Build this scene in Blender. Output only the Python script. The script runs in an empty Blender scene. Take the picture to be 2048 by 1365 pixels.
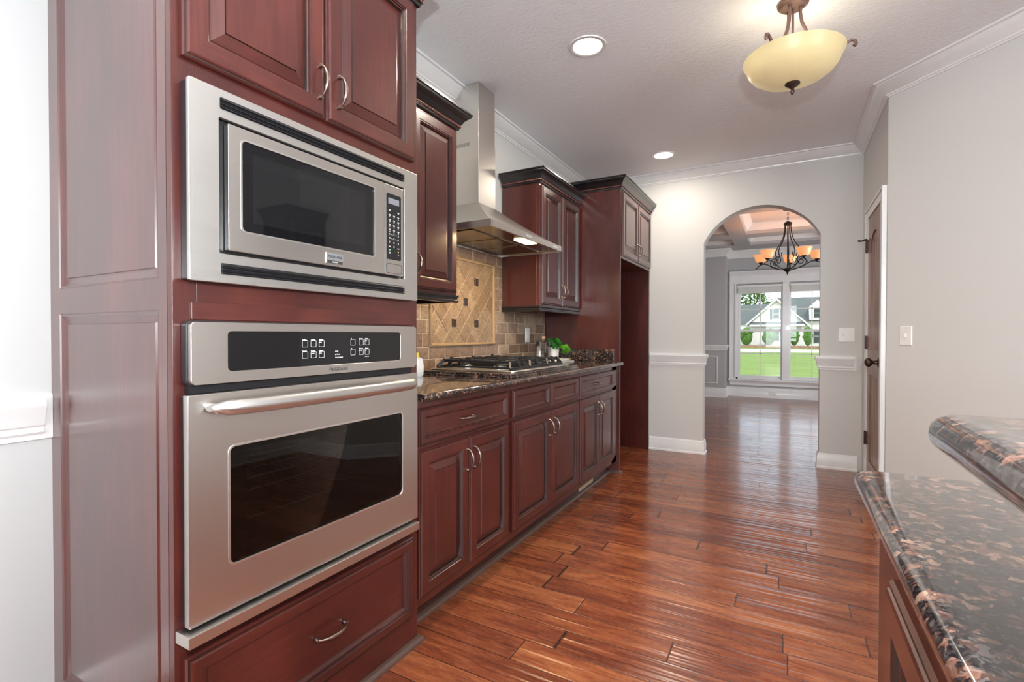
import bpy, bmesh, math, random
from mathutils import Vector, Matrix
random.seed(7)
PI = math.pi
scene = bpy.context.scene
COL = scene.collection

# ------------------------------------------------------------------ camera
RX = (0.8751825444, 0.4837914182, 0.0011736904)      # image right
DN = (0.0069227502, -0.0100974668, -0.9999250556)    # image down
FW = (-0.4837433095, 0.8751250795, -0.0121862938)    # forward
camd = bpy.data.cameras.new('camera'); cam = bpy.data.objects.new('camera', camd); COL.objects.link(cam)
camd.sensor_width = 36.0; camd.lens = 988.42 / 2048 * 36.0; camd.clip_start = 0.02; camd.clip_end = 500
cam.matrix_world = Matrix(((RX[0], -DN[0], -FW[0], 0.0), (RX[1], -DN[1], -FW[1], 0.0), (RX[2], -DN[2], -FW[2], 1.10), (0, 0, 0, 1)))
scene.camera = cam

# ------------------------------------------------------------------ exposure
scene.view_settings.view_transform = 'Standard'
scene.view_settings.look = 'None'
scene.view_settings.gamma = 1.0
scene.view_settings.use_curve_mapping = False
scene.view_settings.exposure = 0.50
scene.cycles.max_bounces = 8
scene.cycles.caustics_reflective = False
scene.cycles.caustics_refractive = False
scene.cycles.sample_clamp_indirect = 6.0

# ------------------------------------------------------------------ sky
world = bpy.data.worlds.new('world'); scene.world = world; world.use_nodes = True
wn = world.node_tree; wn.nodes.clear()
wo = wn.nodes.new('ShaderNodeOutputWorld'); wb = wn.nodes.new('ShaderNodeBackground')
wtc = wn.nodes.new('ShaderNodeTexCoord'); wno = wn.nodes.new('ShaderNodeTexNoise'); wno.inputs['Scale'].default_value = 3.0; wno.inputs['Detail'].default_value = 6
wcr = wn.nodes.new('ShaderNodeValToRGB'); wcr.color_ramp.elements[0].color = (0.62, 0.78, 0.98, 1); wcr.color_ramp.elements[1].color = (1, 1, 1, 1)
wcr.color_ramp.elements[0].position = 0.35; wcr.color_ramp.elements[1].position = 0.6
wn.links.new(wtc.outputs['Generated'], wno.inputs['Vector']); wn.links.new(wno.outputs['Fac'], wcr.inputs['Fac'])
wn.links.new(wcr.outputs['Color'], wb.inputs['Color']); wb.inputs['Strength'].default_value = 1.8
wn.links.new(wb.outputs[0], wo.inputs[0])

def light(name, kind, loc, power, color=(1, 1, 1), size=0.1, size_y=None, rot=None, spot=None, shape=None):
    d = bpy.data.lights.new(name, kind); d.energy = power; d.color = color
    if kind == 'AREA':
        d.shape = shape or ('RECTANGLE' if size_y else 'DISK'); d.size = size
        if size_y: d.size_y = size_y
    elif kind == 'SUN': d.angle = size
    else: d.shadow_soft_size = size
    if kind == 'SPOT' and spot: d.spot_size = spot; d.spot_blend = 0.6
    o = bpy.data.objects.new(name, d); COL.objects.link(o); o.location = loc
    if rot: o.rotation_euler = rot
    return o
# sun on the street outside, behind the dining room's view
light('sun', 'SUN', (0, 20, 30), 1.2, (1.0, 0.95, 0.86), 0.03, rot=(math.radians(48), 0, math.radians(28)))
# the photographer's flash, just above the camera
light('camera_flash', 'POINT', (0.085, -0.05, 1.36), 72, (0.94, 0.98, 1.0), 0.03)
# area lamps added for ambient fill, set at unseen windows behind the camera
light('back_window_fill', 'AREA', (0.6, -3.45, 1.45), 80, (0.88, 0.95, 1.0), 2.6, 1.7, rot=(-PI / 2, 0, PI))
light('side_window_fill', 'AREA', (3.15, -0.2, 1.5), 55, (0.88, 0.95, 1.0), 2.4, 1.6, rot=(PI / 2, 0, PI / 2))
light('left_window_fill', 'AREA', (-1.75, -1.9, 1.45), 22, (0.97, 0.98, 1.0), 1.5, 1.6, rot=(PI / 2, 0, -PI / 2))
# fill lamp added to brighten the dining room, hidden behind the arch wall
light('dining_fill', 'AREA', (2.3, 7.3, 1.4), 40, (0.95, 0.98, 1.0), 1.6, 1.5, rot=(PI / 2, 0, PI / 2))

# ------------------------------------------------------------------ material helpers
def rgba(c): return (c[0], c[1], c[2], 1.0)
class NT:
    def __init__(s, name):
        s.m = bpy.data.materials.new(name); s.m.use_nodes = True; s.t = s.m.node_tree; s.t.nodes.clear()
        s.out = s.t.nodes.new('ShaderNodeOutputMaterial'); s.b = s.t.nodes.new('ShaderNodeBsdfPrincipled')
        s.t.links.new(s.b.outputs[0], s.out.inputs[0])
    def n(s, typ, ins=None, **kw):
        x = s.t.nodes.new(typ)
        for k, v in kw.items(): setattr(x, k, v)
        if ins:
            for k, v in ins.items(): s.put(x.inputs[k], v)
        return x
    def put(s, sock, v):
        if hasattr(v, 'is_output') or isinstance(v, bpy.types.NodeSocket): s.t.links.new(v, sock)
        else: sock.default_value = v
    def set(s, **kw):
        for k, v in kw.items(): s.put(s.b.inputs[k.replace('_', ' ')], v)
    def math(s, op, a, b=0.0, c=None):
        x = s.t.nodes.new('ShaderNodeMath'); x.operation = op; s.put(x.inputs[0], a); s.put(x.inputs[1], b)
        if c is not None: s.put(x.inputs[2], c)
        return x.outputs[0]
    def coord(s, scale=(1, 1, 1), rnd=False, which='Object'):
        tc = s.n('ShaderNodeTexCoord'); mp = s.n('ShaderNodeMapping', {'Vector': tc.outputs[which], 'Scale': scale})
        if rnd:
            oi = s.n('ShaderNodeObjectInfo'); cx = s.n('ShaderNodeCombineXYZ')
            r = s.math('MULTIPLY', oi.outputs['Random'], 37.0)
            for i in range(3): s.put(cx.inputs[i], r)
            s.put(mp.inputs['Location'], cx.outputs[0])
        return mp.outputs[0]
    def noise(s, vec, scale, detail=4, rough=0.5, dist=0.0):
        return s.n('ShaderNodeTexNoise', {'Vector': vec, 'Scale': scale, 'Detail': detail, 'Roughness': rough, 'Distortion': dist}).outputs['Fac']
    def ramp(s, fac, stops, interp='LINEAR'):
        r = s.n('ShaderNodeValToRGB', {'Fac': fac}); cr = r.color_ramp; cr.interpolation = interp
        while len(cr.elements) < len(stops): cr.elements.new(0.5)
        for e, (p, c) in zip(cr.elements, stops): e.position = p; e.color = rgba(c)
        return r.outputs['Color']
    def mix(s, fac, a, b, mode='MIX'):
        x = s.n('ShaderNodeMix', data_type='RGBA', blend_type=mode)
        s.put(x.inputs[0], fac); s.put(x.inputs[6], a if not isinstance(a, tuple) else rgba(a)); s.put(x.inputs[7], b if not isinstance(b, tuple) else rgba(b))
        return x.outputs[2]
    def bump(s, h, strength=0.3, dist=0.01):
        s.set(Normal=s.n('ShaderNodeBump', {'Height': h, 'Strength': strength, 'Distance': dist}).outputs[0])

def plain(name, col, rough=0.5, metal=0.0, coat=0.0, **kw):
    a = NT(name); c = a.coord(); nz = a.noise(c, 9.0, 3)
    a.set(Base_Color=a.mix(nz, tuple(x * 0.93 for x in col), tuple(min(1, x * 1.05) for x in col)), Roughness=rough, Metallic=metal, Coat_Weight=coat)
    for k, v in kw.items(): a.put(a.b.inputs[k.replace('_', ' ')], v)
    return a.m
def wood(name, scale, c0, c1, c2, rough=0.30, spec=0.60, coat=0.38):
    a = NT(name); v = a.coord(scale, True)
    g = a.noise(v, 5.5, 7, 0.6, 0.5); blot = a.noise(a.coord((2.2, 2.2, 0.9), True), 2.2, 3, 0.5, 0.4)
    f = a.math('ADD', a.math('MULTIPLY', g, 0.42), a.math('MULTIPLY', blot, 0.58))
    a.set(Base_Color=a.ramp(f, [(0.33, c0), (0.50, c1), (0.68, c2)]), Roughness=rough, Coat_Weight=coat, Coat_Roughness=0.2, Specular_IOR_Level=spec)
    a.bump(g, 0.03, 0.001); return a.m
CH = ((0.046, 0.0084, 0.0066), (0.072, 0.0125, 0.0094), (0.110, 0.0220, 0.0155))
M = {}
M['wood_v'] = wood('cherry wood upright grain', (16, 16, 1.1), *CH)
M['wood_h'] = wood('cherry wood level grain', (16, 1.1, 16), *CH)
M['wood_side'] = wood('satin cherry side panel', (16, 16, 1.1), *CH, rough=0.3, spec=0.9, coat=0.8)
M['wood_x'] = wood('cherry wood side grain', (1.1, 16, 16), *CH)
M['glaze'] = wood('dark glazed groove', (16, 16, 1.1), (0.012, 0.004, 0.0035), (0.020, 0.006, 0.005), (0.03, 0.009, 0.007), 0.35)
M['wood_isl'] = wood('island cherry wood', (16, 1.1, 1.4), (0.065, 0.016, 0.010), (0.12, 0.030, 0.017), (0.18, 0.05, 0.027), 0.35)
M['black_wood'] = plain('espresso black lacquer', (0.012, 0.010, 0.011), 0.28, 0, 0.4)
M['rope'] = plain('rope bead red', (0.20, 0.055, 0.04), 0.35, 0, 0.3)
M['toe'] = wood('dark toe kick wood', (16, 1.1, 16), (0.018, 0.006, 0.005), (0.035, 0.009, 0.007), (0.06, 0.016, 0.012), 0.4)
M['shoe'] = plain('worn shoe moulding', (0.10, 0.058, 0.045), 0.35, 0, 0.3)
M['alder'] = wood('knotty alder', (10, 10, 0.9), (0.10, 0.045, 0.028), (0.22, 0.10, 0.06), (0.32, 0.16, 0.10), 0.45)

def steel(name, col, rough, sc, bump=0.05):
    a = NT(name); v = a.coord(sc, True); g = a.noise(v, 6.0, 4, 0.6)
    a.set(Base_Color=a.mix(g, tuple(x * 0.92 for x in col), col), Metallic=1.0, Roughness=a.math('ADD', a.math('MULTIPLY', g, 0.10), rough - 0.05))
    a.bump(g, bump, 0.001); return a.m
M['steel'] = steel('brushed stainless steel', (0.66, 0.63, 0.60), 0.30, (60, 1.5, 60))
M['steel_trim'] = steel('satin stainless trim', (0.72, 0.71, 0.69), 0.34, (60, 1.5, 60))
M['steel_bright'] = steel('bright stainless steel', (0.82, 0.80, 0.78), 0.30, (1.5, 60, 60))
M['steel_hood'] = steel('hood stainless steel', (0.66, 0.63, 0.59), 0.36, (60, 60, 1.2))
M['pewter'] = plain('brushed pewter', (0.30, 0.235, 0.205), 0.30, 1.0)
M['bronze'] = plain('oil rubbed bronze', (0.075, 0.045, 0.038), 0.38, 0.75)
M['bronze_light'] = plain('weathered bronze', (0.20, 0.125, 0.105), 0.42, 0.6)
M['iron'] = plain('wrought iron', (0.018, 0.014, 0.012), 0.45, 0.5)
M['cast_iron'] = plain('cast iron grate', (0.016, 0.016, 0.018), 0.42, 0.2)
M['black_plastic'] = plain('black plastic', (0.010, 0.010, 0.012), 0.30)
M['black_glass'] = plain('black glass', (0.006, 0.006, 0.007), 0.03)
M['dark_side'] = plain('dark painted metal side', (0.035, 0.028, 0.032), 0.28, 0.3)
M['print'] = plain('white printed lettering', (0.75, 0.75, 0.75), 0.5)
M['print_dark'] = plain('dark printed lettering', (0.03, 0.03, 0.03), 0.5)
M['lcd'] = plain('grey display', (0.20, 0.21, 0.23), 0.2)
M['green_led'] = plain('green key mark', (0.2, 0.75, 0.35), 0.5)
M['amber_led'] = plain('amber key mark', (0.85, 0.6, 0.2), 0.5)
M['white_trim'] = plain('semi gloss white trim', (0.80, 0.80, 0.795), 0.28, 0, 0.2)
M['white_plastic'] = plain('white plastic plate', (0.82, 0.81, 0.78), 0.3)
M['beige_metal'] = plain('beige enamel vent', (0.46, 0.38, 0.25), 0.4)

def paint(name, col, bump=0.05, scale=180.0, rough=0.6):
    a = NT(name); v = a.coord(); g = a.noise(v, scale, 3); l = a.noise(v, 1.3, 2)
    a.set(Base_Color=a.mix(l, tuple(x * 0.97 for x in col), col), Roughness=rough); a.bump(g, bump, 0.001); return a.m
M['wall'] = paint('greige wall paint', (0.650, 0.638, 0.620))
M['wall_white'] = paint('off white wall paint', (0.60, 0.605, 0.60))
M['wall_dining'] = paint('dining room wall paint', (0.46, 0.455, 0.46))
a = NT('brushed texture ceiling paint'); v = a.coord((1.0, 2.6, 1.0)); g = a.noise(v, 16, 6, 0.62, 1.6)
a.set(Base_Color=(0.885, 0.905, 0.925, 1), Roughness=0.75); a.bump(a.ramp(g, [(0.42, (0, 0, 0)), (0.60, (1, 1, 1))]), 0.22, 0.006); M['ceiling'] = a.m
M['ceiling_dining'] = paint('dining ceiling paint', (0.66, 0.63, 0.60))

# hand scraped plank floor
a = NT('hand scraped hardwood planks'); tc = a.n('ShaderNodeTexCoord'); sp = a.n('ShaderNodeSeparateXYZ', {'Vector': tc.outputs['Object']})
PW, PL = 0.121, 1.02
yy = a.math('DIVIDE', sp.outputs[1], PW); row = a.math('FLOOR', yy)
wn1 = a.n('ShaderNodeTexWhiteNoise', {'W': row}, noise_dimensions='1D')
xs = a.math('DIVIDE', a.math('ADD', sp.outputs[0], a.math('MULTIPLY', wn1.outputs['Value'], 7.3)), PL)
xs = a.math('ADD', xs, a.math('MULTIPLY', a.math('SINE', a.math('MULTIPLY', xs, 1.9)), 0.22))
colm = a.math('FLOOR', xs); cv = a.n('ShaderNodeCombineXYZ', {0: row, 1: colm})
wn2 = a.n('ShaderNodeTexWhiteNoise', {'Vector': cv.outputs[0]}, noise_dimensions='2D'); idv = wn2.outputs['Value']
fy = a.math('FRACT', yy); fx = a.math('FRACT', xs)
ey = a.math('MULTIPLY', a.math('MINIMUM', fy, a.math('SUBTRACT', 1.0, fy)), PW)
ex = a.math('MULTIPLY', a.math('MINIMUM', fx, a.math('SUBTRACT', 1.0, fx)), PL)
off = a.n('ShaderNodeCombineXYZ', {0: a.math('MULTIPLY', idv, 23.0), 1: a.math('MULTIPLY', idv, 11.0), 2: a.math('MULTIPLY', idv, 7.0)})
vadd = a.n('ShaderNodeVectorMath', {0: tc.outputs['Object'], 1: off.outputs[0]}, operation='ADD').outputs[0]
mg = a.n('ShaderNodeMapping', {'Vector': vadd, 'Scale': (4.5, 24.0, 1.0)}).outputs[0]
grain = a.noise(mg, 3.0, 9, 0.62, 1.6); fig = a.noise(a.n('ShaderNodeMapping', {'Vector': vadd, 'Scale': (1.0, 4.2, 1.0)}).outputs[0], 2.6, 4, 0.55, 1.2)
mr = a.n('ShaderNodeMapping', {'Vector': vadd, 'Scale': (0.8, 40.0, 1.0)}).outputs[0]
rip = a.noise(mr, 1.0, 1.5, 0.4, 0.35)
tone = a.math('ADD', a.math('MULTIPLY', grain, 0.46), a.math('ADD', a.math('MULTIPLY', fig, 0.50), a.math('MULTIPLY', a.math('SUBTRACT', idv, 0.5), 0.16)))
cc = a.ramp(tone, [(0.30, (0.105, 0.026, 0.013)), (0.42, (0.185, 0.047, 0.021)), (0.53, (0.270, 0.078, 0.031)), (0.70, (0.42, 0.150, 0.058))])
seam = a.n('ShaderNodeMapRange', {'Value': a.math('MINIMUM', ey, a.math('MULTIPLY', ex, 0.55)), 'From Min': 0.0004, 'From Max': 0.0028}).outputs[0]
a.set(Base_Color=a.mix(seam, (0.030, 0.012, 0.008), cc), Roughness=a.math('ADD', a.math('MULTIPLY', grain, 0.10), 0.16), Coat_Weight=0.25, Coat_Roughness=0.10, Specular_IOR_Level=0.5)
hgt = a.math('ADD', a.math('MULTIPLY', seam, 0.5), a.math('ADD', a.math('MULTIPLY', rip, 4.6), a.math('MULTIPLY', grain, 0.05)))
a.bump(hgt, 0.55, 0.0028); M['floor'] = a.m

# granite
def granite(name, sc):
    a = NT(name); v = a.coord(); wv = a.n('ShaderNodeTexNoise', {'Vector': v, 'Scale': 55.0 * sc, 'Detail': 3})
    dv = a.n('ShaderNodeVectorMath', {0: wv.outputs['Color'], 'Scale': 0.028 / sc}, operation='SCALE').outputs[0]
    p = a.n('ShaderNodeVectorMath', {0: v, 1: dv}, operation='ADD').outputs[0]
    v1 = a.n('ShaderNodeTexVoronoi', {'Vector': p, 'Scale': 78.0 * sc}); v2 = a.n('ShaderNodeTexVoronoi', {'Vector': p, 'Scale': 190.0 * sc})
    s1 = a.n('ShaderNodeSeparateColor', {0: v1.outputs['Color']}).outputs[0]; s2 = a.n('ShaderNodeSeparateColor', {0: v2.outputs['Color']}).outputs[0]
    big = a.noise(v, 14.0 * sc, 3)
    k = a.math('ADD', a.math('MULTIPLY', s1, 0.80), a.math('MULTIPLY', big, 0.35))
    c1 = a.ramp(k, [(0.0, (0.008, 0.008, 0.009)), (0.52, (0.022, 0.016, 0.015)), (0.68, (0.075, 0.034, 0.024)), (0.80, (0.19, 0.088, 0.058)), (0.93, (0.40, 0.235, 0.165))], 'CONSTANT')
    c2 = a.ramp(s2, [(0.0, (0.006, 0.006, 0.007)), (0.5, (0.055, 0.045, 0.042)), (0.82, (0.15, 0.13, 0.12))], 'CONSTANT')
    a.set(Base_Color=a.mix(0.38, c1, c2), Roughness=0.10, Coat_Weight=0.6, Coat_Roughness=0.03, Specular_IOR_Level=0.6)
    return a.m
M['granite'] = granite('tan brown granite', 1.35)
M['granite_isl'] = granite('island brown granite', 1.45)
# tiles
def tile(name, c0, c1, c2, isl=0.36):
    a = NT(name); v = a.coord(); ge = a.n('ShaderNodeNewGeometry'); g = a.noise(v, 26, 6, 0.65, 0.8); g2 = a.noise(v, 90, 4, 0.6)
    f = a.math('ADD', a.math('MULTIPLY', ge.outputs['Random Per Island'], isl), a.math('MULTIPLY', g, 1.04 - isl))
    c = a.ramp(f, [(0.22, c0), (0.50, c1), (0.80, c2)])
    a.set(Base_Color=a.mix(a.ramp(g2, [(0.32, (1, 1, 1)), (0.42, (0, 0, 0))]), c, tuple(x * 0.5 for x in c0)), Roughness=0.42, Specular_IOR_Level=0.5)
    a.bump(a.math('ADD', g, g2), 0.35, 0.004); return a.m
M['tile'] = tile('tumbled travertine', (0.15, 0.090, 0.058), (0.28, 0.185, 0.125), (0.50, 0.38, 0.27))
M['tile_gold'] = tile('honed gold travertine', (0.18, 0.110, 0.060), (0.29, 0.190, 0.110), (0.44, 0.31, 0.19), 0.2)
def noisy0(name, c0, c1):
    a = NT(name); g = a.noise(a.coord(), 30, 4, 0.6); a.set(Base_Color=a.mix(g, c0, c1), Roughness=0.4); return a.m
M['grout'] = plain('tan grout', (0.58, 0.48, 0.36), 0.8)
M['accent'] = plain('dark bronze accent tile', (0.022, 0.011, 0.008), 0.5)
M['pencil'] = noisy0('gold pencil moulding', (0.34, 0.22, 0.11), (0.44, 0.30, 0.17))
# glass
def glass(name, tint=(1, 1, 1), rough=0.0, thin=True):
    a = NT(name); t = a.t; tr = t.nodes.new('ShaderNodeBsdfTransparent'); gl = t.nodes.new('ShaderNodeBsdfGlossy'); mx = t.nodes.new('ShaderNodeMixShader')
    fr = t.nodes.new('ShaderNodeFresnel'); fr.inputs[0].default_value = 1.45
    tr.inputs[0].default_value = rgba(tint); gl.inputs['Roughness'].default_value = rough
    t.links.new(fr.outputs[0], mx.inputs[0]); t.links.new(tr.outputs[0], mx.inputs[1]); t.links.new(gl.outputs[0], mx.inputs[2]); t.links.new(mx.outputs[0], a.out.inputs[0])
    t.nodes.remove(a.b); return a.m
M['pane'] = glass('window glass', (0.96, 0.98, 0.97))
M['oven_glass'] = glass('tinted oven glass', (0.42, 0.38, 0.35))
M['clear'] = glass('clear bottle glass', (0.97, 0.98, 0.98))
def emit(name, col, strength, base=(0.9, 0.85, 0.7), noise_amt=0.0):
    a = NT(name); a.set(Base_Color=rgba(base), Roughness=0.35, Emission_Strength=strength)
    if noise_amt:
        g = a.noise(a.coord(), 7, 4, 0.6, 0.8); a.set(Emission_Color=a.mix(g, tuple(x * (1 - noise_amt) for x in col), col))
    else: a.set(Emission_Color=rgba(col))
    return a.m
M['can_glow'] = emit('recessed lamp glow', (1.0, 0.93, 0.80), 6.0)
M['bowl_glow'] = emit('alabaster lit glass', (1.0, 0.82, 0.46), 0.20, (0.60, 0.49, 0.26), 0.35)
M['shade_glow'] = emit('amber lit glass', (1.0, 0.42, 0.15), 0.55, (0.80, 0.42, 0.24), 0.2)
M['hood_glow'] = emit('hood lamp glow', (1.0, 0.78, 0.42), 5.0)
# outdoor and small-item materials
def noisy(name, c0, c1, sc, rough=0.8, detail=5):
    a = NT(name); g = a.noise(a.coord(), sc, detail, 0.65); a.set(Base_Color=a.ramp(g, [(0.35, c0), (0.65, c1)]), Roughness=rough, Specular_IOR_Level=0.2); return a.m
M['lawn'] = noisy('lawn grass', (0.13, 0.20, 0.035), (0.19, 0.27, 0.05), 0.8)
M['mulch'] = noisy('pine straw mulch', (0.26, 0.13, 0.09), (0.40, 0.24, 0.17), 3)
M['asphalt'] = noisy('pale road', (0.42, 0.38, 0.33), (0.50, 0.46, 0.40), 5)
M['siding'] = plain('white lap siding', (0.80, 0.80, 0.77), 0.6)
M['roof'] = noisy('grey shingle roof', (0.10, 0.115, 0.115), (0.15, 0.165, 0.16), 6)
M['shutter'] = plain('dark green shutter', (0.03, 0.05, 0.05), 0.5)
M['bush'] = noisy('shrub foliage', (0.035, 0.10, 0.02), (0.12, 0.25, 0.04), 2.5)
M['tree'] = noisy('tree foliage', (0.05, 0.13, 0.03), (0.16, 0.30, 0.06), 1.5)
M['bark'] = noisy('tree bark', (0.10, 0.07, 0.05), (0.2, 0.15, 0.11), 6)
M['leaf'] = noisy('house plant leaf', (0.006, 0.055, 0.008), (0.03, 0.17, 0.02), 14, 0.35)
M['leaf_light'] = noisy('bright plant leaf', (0.06, 0.22, 0.015), (0.15, 0.40, 0.04), 14, 0.35)
M['ceramic'] = plain('white ribbed ceramic', (0.72, 0.70, 0.68), 0.35)
M['cork'] = plain('cork', (0.62, 0.36, 0.20), 0.8)
M['paper'] = plain('book pages and cover', (0.80, 0.78, 0.72), 0.5)
M['gold_spine'] = plain('gold book spine band', (0.55, 0.36, 0.08), 0.4)
M['yellow'] = plain('yellow cap', (0.85, 0.62, 0.05), 0.4)
M['dark_interior'] = plain('oven cavity enamel', (0.05, 0.032, 0.024), 0.4)
M['filter'] = steel('aluminium mesh filter', (0.30, 0.27, 0.23), 0.20, (40, 40, 40), 0.1)
M['soil'] = plain('potting soil', (0.05, 0.03, 0.02), 0.9)
M['dark_cab'] = M['black_wood']

# ------------------------------------------------------------------ geometry helpers
ORG = {}
def tag(o, label=None, cat=None, group=None, kind=None):
    if label: o['label'] = label
    if cat: o['category'] = cat
    if group: o['group'] = group
    if kind: o['kind'] = kind
    return o
def thing(name, loc, label, cat, group=None, kind=None):
    o = bpy.data.objects.new(name, None); COL.objects.link(o); o.location = loc; o.empty_display_size = 0.05
    ORG[o.name] = Vector(loc); return tag(o, label, cat, group, kind)
def obj(name, bm, mats, parent=None, smooth=None, bevel=0, seg=2, origin=None, label=None, cat=None, group=None, kind=None):
    if not isinstance(mats, (list, tuple)): mats = [mats]
    bmesh.ops.remove_doubles(bm, verts=bm.verts, dist=1e-6)
    bmesh.ops.recalc_face_normals(bm, faces=bm.faces)
    if parent is not None: off = ORG[parent.name]
    elif origin is not None: off = Vector(origin)
    else:
        xs = [v.co.x for v in bm.verts]; ys = [v.co.y for v in bm.verts]; zs = [v.co.z for v in bm.verts]
        off = Vector(((min(xs) + max(xs)) / 2, (min(ys) + max(ys)) / 2, min(zs)))
    for v in bm.verts: v.co -= off
    me = bpy.data.meshes.new(name); bm.to_mesh(me); bm.free()
    for m in mats: me.materials.append(M[m] if isinstance(m, str) else m)
    o = bpy.data.objects.new(name, me); COL.objects.link(o)
    if smooth is not None:
        me.polygons.foreach_set('use_smooth', [True] * len(me.polygons))
        me.set_sharp_from_angle(angle=math.radians(smooth))
    if parent is not None: o.parent = parent
    else: o.location = off
    ORG[o.name] = off
    if bevel:
        md = o.modifiers.new('bevel', 'BEVEL'); md.width = bevel; md.segments = seg; md.limit_method = 'ANGLE'; md.angle_limit = math.radians(40)
    return tag(o, label, cat, group, kind)
def nb(): return bmesh.new()
def quad(bm, *ps, mi=0):
    f = bm.faces.new([bm.verts.new(p) for p in ps]); f.material_index = mi; return f
def box(bm, x0, x1, y0, y1, z0, z1, mi=0):
    v = [bm.verts.new(p) for p in ((x0, y0, z0), (x1, y0, z0), (x1, y1, z0), (x0, y1, z0), (x0, y0, z1), (x1, y0, z1), (x1, y1, z1), (x0, y1, z1))]
    for i in ((0, 3, 2, 1), (4, 5, 6, 7), (0, 1, 5, 4), (1, 2, 6, 5), (2, 3, 7, 6), (3, 0, 4, 7)):
        bm.faces.new([v[k] for k in i]).material_index = mi
    return bm
def B(*a): return box(nb(), *a)
def prism(bm, pts, vec, mi=0):
    """pts: 3D polygon, extruded by vec"""
    vec = Vector(vec); a_ = [bm.verts.new(p) for p in pts]; b_ = [bm.verts.new(Vector(p) + vec) for p in pts]; n = len(pts)
    bm.faces.new(a_[::-1]).material_index = mi; bm.faces.new(b_).material_index = mi
    for i in range(n): bm.faces.new((a_[i], a_[(i + 1) % n], b_[(i + 1) % n], b_[i])).material_index = mi
    return bm
def rings(bm, O, U, V, N, w, h, prof, mi_h=0, mi_v=0, mi_c=0, cap=True, back=True, glz=None):
    """concentric rectangular rings: prof = [(inset, height)]"""
    O, U, V, N = Vector(O), Vector(U), Vector(V), Vector(N); last = None
    for k, (i, t) in enumerate(prof):
        gz = glz is not None and k in glz
        r = [bm.verts.new(O + U * a_ + V * b_ + N * t) for a_, b_ in ((i, i), (w - i, i), (w - i, h - i), (i, h - i))]
        if last:
            for j in range(4):
                f = bm.faces.new((last[j], last[(j + 1) % 4], r[(j + 1) % 4], r[j])); f.material_index = 3 if gz else (mi_h if j % 2 == 0 else mi_v)
        elif back: bm.faces.new(r[::-1]).material_index = mi_v
        last = r
    if cap: bm.faces.new(last).material_index = mi_c
    return bm
def sweep(bm, path, prof, z0=0.0, closed=False, caps=True, mi=0):
    """path of (x,y); profile of (out,z) with out on the path's right-hand side"""
    n = len(path); P = [Vector((p[0], p[1])) for p in path]; cols = []
    for i in range(n):
        dp = (P[i] - P[i - 1]).normalized() if (i > 0 or closed) else None
        dn = (P[(i + 1) % n] - P[i]).normalized() if (i < n - 1 or closed) else None
        a_ = dp or dn; b_ = dn or dp
        na = Vector((a_.y, -a_.x)); nn = Vector((b_.y, -b_.x)); m = (na + nn).normalized(); k = 1.0 / max(0.3, m.dot(na))
        cols.append([bm.verts.new((P[i].x + m.x * k * d, P[i].y + m.y * k * d, z0 + z)) for d, z in prof])
    for i in range(n if closed else n - 1):
        c, d = cols[i], cols[(i + 1) % n]
        for j in range(len(prof) - 1): bm.faces.new((c[j], d[j], d[j + 1], c[j + 1])).material_index = mi
        bm.faces.new((c[-1], d[-1], d[0], c[0])).material_index = mi
    if caps and not closed:
        bm.faces.new(cols[0]); bm.faces.new(cols[-1][::-1])
    return bm
def tube(bm, pts, r, n=8, caps=True, mi=0):
    pts = [Vector(p) for p in pts]; m = len(pts); rs = r if isinstance(r, (list, tuple)) else [r] * m
    up = Vector((0, 0, 1)); prev = None; cols = []
    for i, p in enumerate(pts):
        t = (pts[min(i + 1, m - 1)] - pts[max(i - 1, 0)]).normalized()
        if prev is None:
            s = t.cross(up); s = t.cross(Vector((1, 0, 0))) if s.length < 1e-3 else s
        else: s = prev - t * prev.dot(t)
        s.normalize(); prev = s; q = t.cross(s)
        cols.append([bm.verts.new(p + (s * math.cos(2 * PI * k / n) + q * math.sin(2 * PI * k / n)) * rs[i]) for k in range(n)])
    for i in range(m - 1):
        for k in range(n): bm.faces.new((cols[i][k], cols[i][(k + 1) % n], cols[i + 1][(k + 1) % n], cols[i + 1][k])).material_index = mi
    if caps: bm.faces.new(cols[0][::-1]).material_index = mi; bm.faces.new(cols[-1]).material_index = mi
    return bm
def lathe(bm, c, prof, n=24, axis='z', mi=0):
    c = Vector(c); cols = []
    ax = {'z': lambda r, a_, h: (r * math.cos(a_), r * math.sin(a_), h), 'x': lambda r, a_, h: (h, r * math.cos(a_), r * math.sin(a_)), 'y': lambda r, a_, h: (r * math.cos(a_), h, r * math.sin(a_))}[axis]
    for r, h in prof:
        if r < 1e-6: cols.append([bm.verts.new(c + Vector(ax(0, 0, h)))])
        else: cols.append([bm.verts.new(c + Vector(ax(r, 2 * PI * k / n, h))) for k in range(n)])
    for i in range(len(prof) - 1):
        p, q = cols[i], cols[i + 1]
        for k in range(n):
            k2 = (k + 1) % n
            f = [p[k if len(p) > 1 else 0]] + ([p[k2]] if len(p) > 1 else []) + ([q[k2]] if len(q) > 1 else []) + [q[k if len(q) > 1 else 0]]
            if len(f) > 2: bm.faces.new(f).material_index = mi
    return bm
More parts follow.
